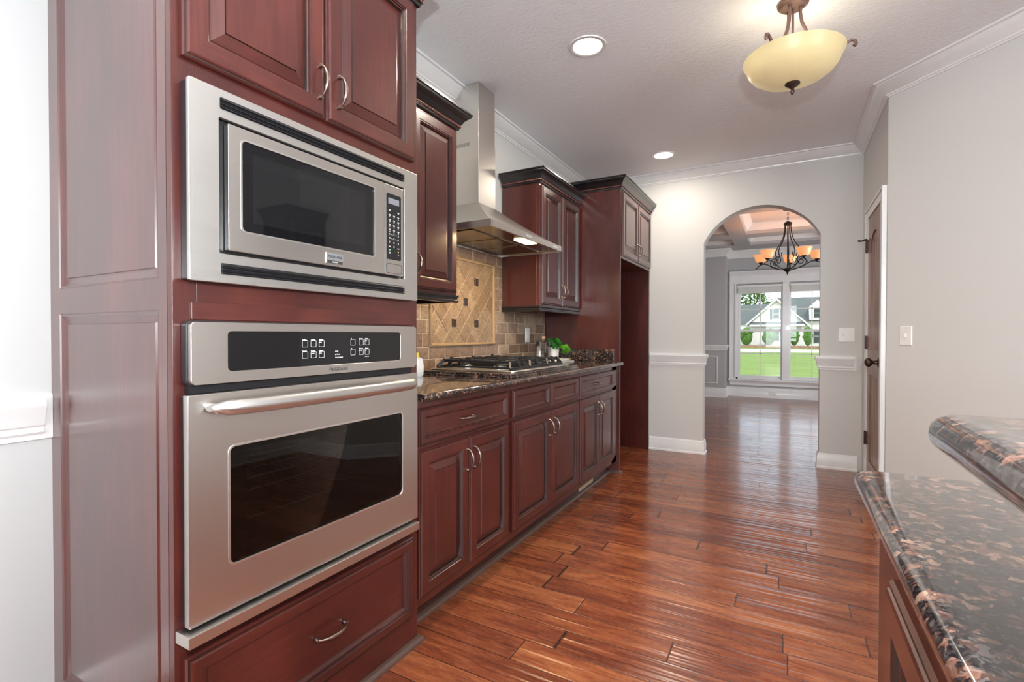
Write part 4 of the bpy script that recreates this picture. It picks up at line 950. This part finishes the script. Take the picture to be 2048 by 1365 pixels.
obj('cork', lathe(nb(), (bc[0], bc[1], TOPZ + 0.181), [(0, 0), (0.013, 0), (0.016, 0.018), (0.014, 0.022), (0, 0.022)], 14), 'cork', bt, smooth=50)
sb = thing('soap_bottle', (-1.64, 1.965, TOPZ), 'white bottle with yellow top standing between the oven tower and cooktop', 'bottle')
obj('bottle_body', lathe(nb(), (-1.64, 1.965, TOPZ + 0.0005), [(0, 0), (0.030, 0), (0.034, 0.008), (0.036, 0.05), (0.030, 0.09), (0.014, 0.098), (0, 0.099)], 20), 'white_plastic', sb, smooth=50)
obj('cap', lathe(nb(), (-1.64, 1.965, TOPZ + 0.0995), [(0, 0), (0.013, 0), (0.012, 0.022), (0, 0.024)], 14), 'yellow', sb, smooth=50)

# ------------------------------------------------------------------ island
il = thing('kitchen_island', (0.6, -0.3, 0), 'cherry wood island cabinet under the granite tops at lower right', 'cabinet')
obj('cabinet_body', B(0.147, 0.98, -1.9, 0.920, 0.10, 0.857), 'wood_isl', il)
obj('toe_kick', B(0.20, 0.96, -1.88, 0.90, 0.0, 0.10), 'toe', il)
bm = nb(); box(bm, 0.127, 0.147, 0.755, 0.922, 0.0, 0.857, 1); box(bm, 0.127, 0.147, -1.9, 0.755, 0.800, 0.857, 0); box(bm, 0.127, 0.147, -1.9, 0.755, 0.10, 0.13, 0)
for k in range(4): box(bm, 0.127, 0.147, 0.755 - 0.48 * (k + 1), 0.755 - 0.48 * (k + 1) + 0.03, 0.13, 0.800, 1)
obj('face_frame', bm, ['wood_isl', 'wood_isl'], il, bevel=0.002)
for k in range(4):
    y1_ = 0.742 - 0.48 * k; panel('door', il, 0.127, y1_ - 0.425, y1_, 0.13, 0.806, PD, N=-1, mats=['wood_isl'] * 3)
it = obj('island_countertop', slab(nb(), 0.095, 1.02, -1.95, 0.952, 0.860, 0.890, 0.028, 0.015, 6), 'granite_isl', smooth=40, label='lower granite top of the island, speckled brown and black', cat='countertop')
obj('island_bar_wall', B(0.52, 0.64, -1.94, 0.46, 0.8905, 0.9995), 'wall', label='low painted wall carrying the raised bar top above the island', cat='knee wall')
obj('bar_countertop', slab(nb(), 0.108, 1.05, -1.98, 0.572, 1.000, 1.032, 0.030, 0.016, 6), 'granite_isl', smooth=40, label='raised granite bar top with rounded edge, highest slab at right', cat='countertop')

# ------------------------------------------------------------------ ceiling fixtures
for k, (x, y, lab) in enumerate(((-0.925, 2.497, 'round recessed ceiling light nearest the range hood'), (-0.915, 4.311, 'round recessed ceiling light close to the far wall'), (-0.92, 0.70, 'round recessed ceiling light above the oven tower aisle'), (1.1, 0.9, 'round recessed ceiling light above the island'))):
    t = thing('recessed_light', (x, y, ZC - 0.006), lab, 'ceiling light', 'recessed ceiling lights')
    obj('trim_ring', lathe(nb(), (x, y, ZC), [(0.098, 0), (0.096, -0.005), (0.080, -0.006), (0.076, -0.003), (0.076, 0.0)], 40), 'white_trim', t, smooth=50)
    obj('lamp_lens', lathe(nb(), (x, y, ZC - 0.003), [(0.0, -0.002), (0.05, -0.0018), (0.0755, 0.0)], 40), 'can_glow', t, smooth=50)
    light('recessed_lamp', 'AREA', (x, y, ZC - 0.02), 9 if k != 1 else 7, (1.0, 0.90, 0.76), 0.14)
# semi flush bowl pendant
PX, PY = 0.021, 2.625
t = thing('ceiling_pendant', (PX, PY, 2.225), 'bronze semi-flush ceiling light with a yellow glowing glass bowl', 'ceiling light')
obj('canopy', lathe(nb(), (PX, PY, ZC), [(0, 0), (0.062, 0), (0.066, -0.006), (0.064, -0.014), (0.054, -0.020), (0.050, -0.026), (0.0, -0.028)], 32), 'bronze_light', t, smooth=40)
bowl = [(0.0, 2.258), (0.05, 2.260), (0.10, 2.270), (0.14, 2.287), (0.17, 2.309), (0.188, 2.334), (0.196, 2.356), (0.203, 2.368), (0.208, 2.378), (0.204, 2.381), (0.198, 2.374), (0.190, 2.358), (0.182, 2.338), (0.164, 2.314), (0.13, 2.293), (0.09, 2.277), (0.04, 2.268), (0, 2.266)]
obj('glass_bowl', lathe(nb(), (PX, PY, 0), bowl, 48), 'bowl_glow', t, smooth=50)
for k in range(3):
    a0 = math.radians(5 + 120 * k); c_, s_ = math.cos(a0), math.sin(a0)
    pr = [(0.030, 2.604), (0.030, 2.570), (0.036, 2.530), (0.056, 2.480), (0.086, 2.430), (0.122, 2.392), (0.160, 2.374), (0.190, 2.380), (0.211, 2.396), (0.226, 2.405), (0.240, 2.399), (0.244, 2.386), (0.237, 2.376)]
    obj('arm', tube(nb(), [(PX + r_ * c_, PY + r_ * s_, z) for r_, z in pr], [0.0072] * 8 + [0.0065, 0.0062, 0.0062, 0.007, 0.0085], 10), 'bronze_light', t, smooth=60)
obj('finial', lathe(nb(), (PX, PY, 0), [(0, 2.262), (0.030, 2.261), (0.032, 2.256), (0.028, 2.250), (0.016, 2.243), (0.010, 2.238), (0.006, 2.233), (0.008, 2.228), (0.0095, 2.221), (0.005, 2.210), (0, 2.205)], 24), 'bronze', t, smooth=50)
obj('stem', tube(nb(), [(PX, PY, 2.600), (PX, PY, 2.262)], 0.005, 8), 'bronze_light', t, smooth=60)
light('pendant_bulb', 'POINT', (PX, PY, 2.43), 1.8, (1.0, 0.92, 0.80), 0.05)

# ------------------------------------------------------------------ dining room
YN, YW2 = 9.41, 9.77; WX = 0.925
struct('wall_dining_left', B(-2.5, -2.38, 4.95, YN, 0, 2.8), 'wall_dining')
bm = nb(); box(bm, 2.38, 2.5, 4.95, 6.3, 0, 2.8); box(bm, 2.38, 2.5, 8.3, YN, 0, 2.8); box(bm, 2.38, 2.5, 6.3, 8.3, 0, 0.5); box(bm, 2.38, 2.5, 6.3, 8.3, 2.3, 2.8); struct('wall_dining_right', bm, 'wall_dining')
bm = nb(); box(bm, -2.5, -WX, YN, YW2 + 0.1, 0, 2.8); box(bm, WX, 2.5, YN, YW2 + 0.1, 0, 2.8); box(bm, -WX, WX, YW2, YW2 + 0.1, 0, 0.30); box(bm, -WX, WX, YW2, YW2 + 0.1, 1.99, 2.8)
box(bm, -WX, -0.79, YW2, YW2 + 0.1, 0.30, 1.99); box(bm, 0.79, WX, YW2, YW2 + 0.1, 0.30, 1.99); struct('wall_dining_far', bm, 'wall_dining')
struct('ceiling_dining', B(-2.5, 2.5, 4.95, 9.87, 2.76, 2.80), 'ceiling_dining')
bm = nb()
BZ = 2.615
for y_a, y_b in ((5.15, 6.50), (6.82, 8.20), (8.52, 9.20)):
    for x in (-0.64, 0.66): box(bm, x - 0.12, x + 0.12, y_a, y_b, BZ, 2.759)
for y in (6.66, 8.36): box(bm, -2.379, 2.379, y - 0.16, y + 0.16, BZ, 2.759)
box(bm, -2.379, -WX, 9.2, YN - 0.001, BZ, 2.759); box(bm, -WX + 0.001, WX - 0.001, 9.2, YW2 - 0.001, BZ, 2.759); box(bm, WX, 2.379, 9.2, YN - 0.001, BZ, 2.759); box(bm, -2.379, 2.379, 4.951, 5.15, BZ, 2.759)
struct('trim_5', bm, 'wall_dining', bevel=0.004)
CM = [(0, 0), (0, -0.10), (0.012, -0.10), (0.02, -0.085), (0.05, -0.05), (0.07, -0.03), (0.085, -0.02), (0.085, 0)]
k = 6
for xa, xb in ((-2.38, -0.76), (-0.52, 0.54), (0.78, 2.38)):
    for y_a, y_b in ((5.15, 6.50), (6.82, 8.20), (8.52, 9.20)):
        struct('trim_%d' % k, sweep(nb(), [(xa, y_a), (xa, y_b), (xb, y_b), (xb, y_a)], CM, 2.76, closed=True), 'white_trim', smooth=35); k += 1
struct('trim_15', sweep(nb(), [(-2.38, 4.95), (-2.38, YN), (-WX, YN), (-WX, YW2), (WX, YW2), (WX, YN), (2.38, YN), (2.38, 4.95)], [(0, -0.13), (0.012, -0.13), (0.018, -0.11), (0.05, -0.06), (0.08, -0.03), (0.095, -0.02), (0.095, 0), (0, 0)], BZ), 'white_trim', smooth=35)
struct('trim_16', sweep(nb(), [(-2.38, 4.95), (-2.38, YN), (-WX, YN), (-WX, YW2 - 0.03)], RAIL, 0.828), 'white_trim', smooth=35)
struct('baseboard_dining', sweep(nb(), [(-2.38, 4.95), (-2.38, YN), (-WX, YN), (-WX, YW2), (WX, YW2), (WX, YN), (2.38, YN)], [(0, 0), (0.022, 0), (0.022, 0.014), (0.015, 0.02), (0.015, 0.14), (0.010, 0.15), (0.010, 0.165), (0, 0.17)]), 'white_trim', smooth=35)
bm = nb()
for xa in (-1.72, -1.22):
    rings(bm, (xa - 0.35 + 0.0, YN + 0.001, 0.245), (1, 0, 0), (0, 0, 1), (0, -1, 0), 0.175 + 0.35, 0.482, [(0, 0), (0, 0.010), (0.008, 0.014), (0.016, 0.010), (0.018, 0.004)], cap=False, back=False)
struct('trim_17', bm, 'white_trim')
# bay window casing
bm = nb(); yc0 = YW2
box(bm, -0.885, -0.775, yc0 - 0.022, yc0 + 0.0, 0.31, 2.02); box(bm, 0.775, 0.885, yc0 - 0.022, yc0, 0.31, 2.02); box(bm, -0.885, 0.885, yc0 - 0.024, yc0, 2.02, 2.16)
box(bm, -0.80, -0.775, yc0 - 0.034, yc0 - 0.022, 0.31, 2.04); box(bm, -0.885, -0.865, yc0 - 0.034, yc0 - 0.022, 0.31, 2.16)
sweep(bm, [(-0.885, yc0 - 0.01), (0.885, yc0 - 0.01)], [(0, 0), (0.02, 0), (0.03, 0.02), (0.06, 0.05), (0.075, 0.06), (0.075, 0.08), (0, 0.08)], 2.16)
box(bm, -0.90, 0.90, yc0 - 0.030, yc0, 2.02, 2.04)
box(bm, -0.905, 0.905, yc0 - 0.060, yc0 + 0.0, 0.292, 0.318); box(bm, -0.875, 0.875, yc0 - 0.022, yc0, 0.205, 0.292)
sweep(bm, [(-0.875, yc0 - 0.02), (0.875, yc0 - 0.02)], [(0, 0), (0.012, 0), (0.016, 0.01), (0.03, 0.035), (0.03, 0.04), (0, 0.04)], 0.252)
struct('trim_18', bm, 'white_trim', bevel=0.002)
def dh_window(name, x0, x1):
    z0, z1 = 0.318, 1.99; y = YW2 + 0.03; zm = 1.185
    bm = nb(); box(bm, x0, x0 + 0.028, y - 0.03, y + 0.06, z0, z1); box(bm, x1 - 0.028, x1, y - 0.03, y + 0.06, z0, z1); box(bm, x0, x1, y - 0.03, y + 0.06, z0, z0 + 0.03); box(bm, x0, x1, y - 0.03, y + 0.06, z1 - 0.03, z1)
    w_ = struct(name, bm, 'white_trim', bevel=0.002)
    for lab, za, zb, yy_ in (('lower_sash', z0 + 0.03, zm + 0.018, y - 0.004), ('upper_sash', zm - 0.018, z1 - 0.03, y + 0.028)):
        a0, a1 = x0 + 0.028, x1 - 0.028; bm = nb(); t_ = 0.036
        box(bm, a0, a0 + t_, yy_, yy_ + 0.03, za, zb); box(bm, a1 - t_, a1, yy_, yy_ + 0.03, za, zb); box(bm, a0 + t_, a1 - t_, yy_, yy_ + 0.03, za, za + t_); box(bm, a0 + t_, a1 - t_, yy_, yy_ + 0.03, zb - t_, zb)
        s_ = obj(lab, bm, 'white_trim', w_, bevel=0.002)
        obj('pane', B(a0 + t_, a1 - t_, yy_ + 0.012, yy_ + 0.016, za + t_, zb - t_), 'pane', s_)
        bm = nb(); xm_ = (a0 + a1) / 2; zc_ = (za + zb) / 2
        box(bm, xm_ - 0.008, xm_ + 0.008, yy_ + 0.010, yy_ + 0.020, za + t_, zb - t_); box(bm, a0 + t_, a1 - t_, yy_ + 0.010, yy_ + 0.020, zc_ - 0.008, zc_ + 0.008); obj('muntin', bm, 'white_trim', s_)
    for xl in (x0 + 0.22, x1 - 0.22): obj('sash_lock', lathe(nb(), (xl, y + 0.008, zm + 0.018), [(0, 0), (0.022, 0), (0.020, 0.010), (0.008, 0.016), (0, 0.016)], 12), 'white_plastic', w_, smooth=40)
    # raised blind
dh_window('window_1', -0.775, -0.005); dh_window('window_2', 0.020, 0.775)
M['wall_trim_mull'] = M['white_trim']
struct('trim_19', B(-0.045, 0.060, YW2 - 0.03, YW2 + 0.0, 0.318, 2.02), 'white_trim', bevel=0.004)
for nm, x0, x1, lab in (('l', -0.765, -0.050, 'white raised slat blind over the left dining window'), ('r', 0.065, 0.765, 'white raised slat blind over the right dining window')):
    t = thing('window_blind', ((x0 + x1) / 2, YW2 - 0.005, 1.845), lab, 'blind', 'raised dining window blinds')
    obj('headrail', B(x0, x1, YW2 - 0.045, YW2 - 0.001, 1.955, 1.990), 'white_plastic', t, bevel=0.002)
    bm = nb()
    for j in range(14): box(bm, x0 + 0.005, x1 - 0.005, YW2 - 0.044, YW2 - 0.003, 1.862 + j * 0.0066, 1.865 + j * 0.0066)
    box(bm, x0 + 0.02, x1 - 0.02, YW2 - 0.032, YW2 - 0.014, 1.855, 1.956)
    obj('slat_stack', bm, 'white_plastic', t); obj('bottom_rail', B(x0 + 0.003, x1 - 0.003, YW2 - 0.044, YW2 - 0.003, 1.846, 1.860), 'white_plastic', t, bevel=0.002)
plate('wall_outlet', 'white duplex outlet in the baseboard below the dining window', (-0.19, YW2 - 0.0155, 0.085), (1, 0, 0), 0.115, 0.072, 'outlet', 'outlet')
# chandelier
HXc, HYc = 0.02, 7.45
t = thing('chandelier', (HXc, HYc, 1.90), 'wrought iron chandelier with five amber glass shades in the dining room', 'chandelier')
obj('canopy', lathe(nb(), (HXc, HYc, 2.76), [(0, 0), (0.065, 0), (0.06, -0.008), (0.02, -0.022), (0, -0.024)], 24), 'iron', t, smooth=40)
bm = nb()
for j in range(5):
    z = 2.735 - j * 0.030; ring_ = []
    for a_ in range(13):
        q = 2 * PI * a_ / 12; u, v = 0.010 * math.cos(q), 0.019 * math.sin(q)
        ring_.append((HXc + (u if j % 2 else 0), HYc + (0 if j % 2 else u), z - 0.01 + v))
    tube(bm, ring_, 0.0028, 6)
obj('chain', bm, 'iron', t, smooth=60)
obj('stem', tube(nb(), [(HXc, HYc, 2.585), (HXc, HYc, 1.95)], 0.007, 8), 'iron', t, smooth=60)
obj('top_cap', lathe(nb(), (HXc, HYc, 0), [(0, 2.60), (0.012, 2.60), (0.045, 2.58), (0.05, 2.565), (0.045, 2.545), (0.03, 2.54), (0, 2.54)], 20), 'iron', t, smooth=50)
obj('finial', lathe(nb(), (HXc, HYc, 0), [(0, 1.995), (0.02, 1.99), (0.048, 1.975), (0.048, 1.962), (0.036, 1.945), (0.012, 1.93), (0.012, 1.915), (0, 1.89)], 20), 'iron', t, smooth=50)
for j in range(5):
    a0 = math.radians(-59 + 72 * j); c_, s_ = math.cos(a0), math.sin(a0)
    def P(r_, z): return (HXc + r_ * c_, HYc + r_ * s_, z)
    arm = [P(0.03, 1.965), P(0.09, 1.972), P(0.16, 1.995), P(0.22, 2.030), P(0.27, 2.062), P(0.32, 2.070), P(0.37, 2.050), P(0.40, 2.020), P(0.412, 2.012)]
    am = obj('arm', tube(nb(), arm, 0.0065, 8), 'iron', t, smooth=60)
    rod = [P(0.035, 2.555), P(0.04, 2.48), P(0.055, 2.40), P(0.09, 2.32), P(0.135, 2.255), P(0.155, 2.20), P(0.15, 2.16), P(0.13, 2.13), P(0.105, 2.14), P(0.10, 2.165), P(0.115, 2.18)]
    obj('hanging_rod', tube(nb(), rod, 0.006, 8), 'iron', t, smooth=60)
    sc_ = []
    for i in range(22):
        q = i / 21; ang = -PI / 2 - 0.3 + q * 3.1 * PI; rr = 0.070 * (1 - 0.75 * q); sc_.append(P(0.16 + rr * math.cos(ang), 2.075 + rr * math.sin(ang)))
    obj('scroll', tube(nb(), sc_, 0.005, 7), 'iron', t, smooth=60)
    cxy = P(0.345, 0)
    obj('candle_cup', lathe(nb(), (cxy[0], cxy[1], 0), [(0, 2.062), (0.012, 2.064), (0.014, 2.078), (0.032, 2.088), (0.034, 2.094), (0, 2.094)], 16), 'iron', t, smooth=50)
    obj('shade', lathe(nb(), (cxy[0], cxy[1], 0), [(0.022, 2.094), (0.050, 2.098), (0.068, 2.118), (0.076, 2.150), (0.082, 2.178), (0.094, 2.192), (0.098, 2.196), (0.094, 2.198), (0.078, 2.182), (0.072, 2.15), (0.064, 2.12), (0.048, 2.102), (0.02, 2.098)], 24), 'shade_glow', t, smooth=50)
    light('chandelier_bulb', 'POINT', (cxy[0], cxy[1], 2.17), 1.6, (1.0, 0.55, 0.28), 0.02)

# ------------------------------------------------------------------ outside
GZ = -0.4
struct('lawn', B(-60, 60, 9.95, 140, GZ - 0.1, GZ), 'lawn')
obj('street', B(-60, 60, 50.2, 55.4, GZ, GZ + 0.01), 'asphalt', label='pale street crossing the lawn outside the window', cat='street', kind='structure')
for y in (49.9, 55.4): obj('curb', B(-60, 60, y, y + 0.25, GZ, GZ + 0.12), 'siding', label='pale concrete curb along the %s side of the street' % ('near' if y < 52 else 'far'), cat='curb')
obj('mulch_bed', B(-20, 20, 66.0, 70.2, GZ, GZ + 0.22), 'mulch', label='reddish mulch bed along the front of the house across the street', cat='garden bed')
h = thing('neighbour_house', (0, 73, GZ), 'white sided house with grey roof and front gable across the street', 'house')
bm = nb(); GY = 70.6
prism(bm, [(-3.9, GY, GZ), (1.95, GY, GZ), (1.95, GY, 2.75), (-0.98, GY, 5.55), (-3.9, GY, 2.75)], (0, 9, 0)); box(bm, 1.95, 14, GY + 1.5, GY + 9, GZ, 3.0); box(bm, -9, -3.9, GY + 2.5, GY + 9, GZ, 2.7)
obj('walls', bm, 'siding', h)
bm = nb()
prism(bm, [(-4.45, GY - 0.4, 2.52), (-0.98, GY - 0.4, 5.78), (2.50, GY - 0.4, 2.52), (2.50, GY - 0.4, 2.28), (-0.98, GY - 0.4, 5.50), (-4.45, GY - 0.4, 2.28)], (0, 0.12, 0)); obj('rake_board', bm, 'siding', h, label='white rake boards')
bm = nb()
prism(bm, [(-4.45, GY - 0.28, 2.60), (-0.98, GY - 0.28, 5.86), (2.50, GY - 0.28, 2.60), (2.50, GY - 0.28, 2.45), (-0.98, GY - 0.28, 5.70), (-4.45, GY - 0.28, 2.45)], (0, 9, 0))
prism(bm, [(-1.0, GY + 1.2, 2.9), (-1.0, GY + 5.5, 6.15), (-1.0, GY + 9, 3.0)], (15.5, 0, 0)); prism(bm, [(-9.4, GY + 2.2, 2.6), (-9.4, GY + 6, 5.4), (-9.4, GY + 9.4, 2.6)], (9, 0, 0))
obj('roof', bm, 'roof', h)
bm = nb(); box(bm, -3.95, 2.0, GY - 0.7, GY, 2.35, 2.42); prism(bm, [(-3.95, GY - 0.75, 2.42), (-3.95, GY, 2.42), (-3.95, GY, 2.78)], (5.95, 0, 0)); obj('pent_roof', bm, 'roof', h)
bm = nb(); box(bm, -4.0, 2.05, GY - 0.8, GY - 0.7, 2.22, 2.44); obj('gutter', bm, 'siding', h)
def hwin(x0, x1, z0, z1, y, sh=0.28):
    f = obj('window', B(x0, x1, y - 0.06, y, z0, z1), 'siding', h); bm = nb(); xm_ = (x0 + x1) / 2; zm_ = (z0 + z1) / 2
    for a_, b_, c_, d_ in ((x0 + 0.08, x1 - 0.08, z0 + 0.08, zm_ - 0.03), (x0 + 0.08, x1 - 0.08, zm_ + 0.03, z1 - 0.08)): box(bm, a_, b_, y - 0.08, y - 0.06, c_, d_)
    obj('pane', bm, 'shutter', f)
    if sh:
        for xa in (x0 - sh - 0.02, x1 + 0.02): obj('shutter', B(xa, xa + sh, y - 0.07, y, z0, z1), 'shutter', h)
hwin(-1.42, -0.62, 3.10, 4.45, GY); hwin(3.0, 3.9, 3.2, 4.5, GY + 0.9, 0.0)
bm = nb(); prism(bm, [(2.6, GY + 0.9, 3.0), (4.3, GY + 0.9, 3.0), (4.3, GY + 0.9, 4.7), (3.45, GY + 0.9, 5.5), (2.6, GY + 0.9, 4.7)], (0, 4, 0)); obj('dormer', bm, 'siding', h)
hwin(-1.5, -0.6, 0.35, 1.9, GY); hwin(3.0, 3.9, 0.1, 1.9, GY + 1.5, 0.25)
obj('garage_door', B(-3.35, -1.95, GY - 0.05, GY, GZ, 1.9), 'white_plastic', h)
def bush(x, y, rx, rz, label, mat='bush'):
    bm = nb(); rr = random.Random(int(x * 100)); z0 = GZ + (0.22 if 66 < y < 70.2 else 0)
    for k in range(46):
        a_, b_ = rr.uniform(0, 2 * PI), rr.uniform(-0.5, 1.2); r_ = rr.uniform(0.5, 0.86)
        c = Vector((x + rx * r_ * math.cos(a_) * math.cos(b_), y + rx * 0.8 * r_ * math.sin(a_) * math.cos(b_), z0 + rz + rz * r_ * math.sin(b_)))
        s_ = rx * rr.uniform(0.20, 0.36); bmesh.ops.create_icosphere(bm, subdivisions=1, radius=s_, matrix=Matrix.Translation(c) @ Matrix.Rotation(rr.uniform(0, 3), 4, 'Z'))
    bmesh.ops.create_icosphere(bm, subdivisions=2, radius=1.0, matrix=Matrix.Translation((x, y, z0 + rz)) @ Matrix.Diagonal((rx * 0.82, rx * 0.7, rz, 1)))
    for v_ in bm.verts: v_.co += Vector((rr.uniform(-1, 1), rr.uniform(-1, 1), rr.uniform(-1, 1))) * rx * 0.05; v_.co.z = max(v_.co.z, z0)
    obj('shrub', bm, mat, label=label, cat='shrub', group=None)
bush(-4.25, 68.5, 0.85, 1.15, 'rounded green shrub furthest left before the house across the street')
bush(-1.75, 68.5, 0.85, 1.05, 'rounded green shrub before the gable front of the house across the street')
bush(0.95, 68.4, 0.62, 1.05, 'tall rounded shrub left of the pair at the right of the gable')
bush(2.35, 67.6, 0.60, 1.20, 'largest rounded shrub, at the right corner of the gable')
def tree(x, y, z0, h_, r_, label, n=420, seed=1):
    t = thing('tree', (x, y, z0), label, 'tree'); rr = random.Random(seed); bm = nb()
    tube(bm, [(x, y, z0), (x + 0.1, y, z0 + h_ * 0.3), (x, y, z0 + h_ * 0.6)], [0.25, 0.2, 0.12], 8)
    for k in range(5):
        a_ = k * 1.3; tube(bm, [(x, y, z0 + h_ * 0.35), (x + r_ * 0.4 * math.cos(a_), y + r_ * 0.4 * math.sin(a_), z0 + h_ * 0.55), (x + r_ * 0.75 * math.cos(a_), y + r_ * 0.75 * math.sin(a_), z0 + h_ * 0.7)], [0.12, 0.08, 0.04], 6)
    obj('trunk', bm, 'bark', t, smooth=60); bm = nb()
    for k in range(n):
        a_, b_, q = rr.uniform(0, 2 * PI), rr.uniform(-0.7, 1.4), rr.uniform(0.35, 1.0) ** 0.5
        c = Vector((x + r_ * q * math.cos(a_) * math.cos(b_), y + r_ * q * math.sin(a_) * math.cos(b_), z0 + h_ * 0.62 + h_ * 0.40 * q * math.sin(b_)))
        for m_ in range(7):
            p0 = c + Vector((rr.uniform(-.45, .45), rr.uniform(-.45, .45), rr.uniform(-.35, .35))); d_ = Vector((rr.uniform(-1, 1), rr.uniform(-1, 1), rr.uniform(-1, 1))).normalized() * 0.24; e_ = d_.cross(Vector((rr.uniform(-1, 1), rr.uniform(-1, 1), 1))).normalized() * 0.14
            quad(bm, p0 - d_, p0 + e_, p0 + d_, p0 - e_)
    obj('foliage', bm, 'tree', t)
tree(-6.3, 92, GZ, 10.5, 4.2, 'large leafy tree rising behind the left roof slope of the house', 520, 2)
tree(-17, 104, GZ, 8, 4.5, 'distant leafy tree further left beyond the house', 300, 5)
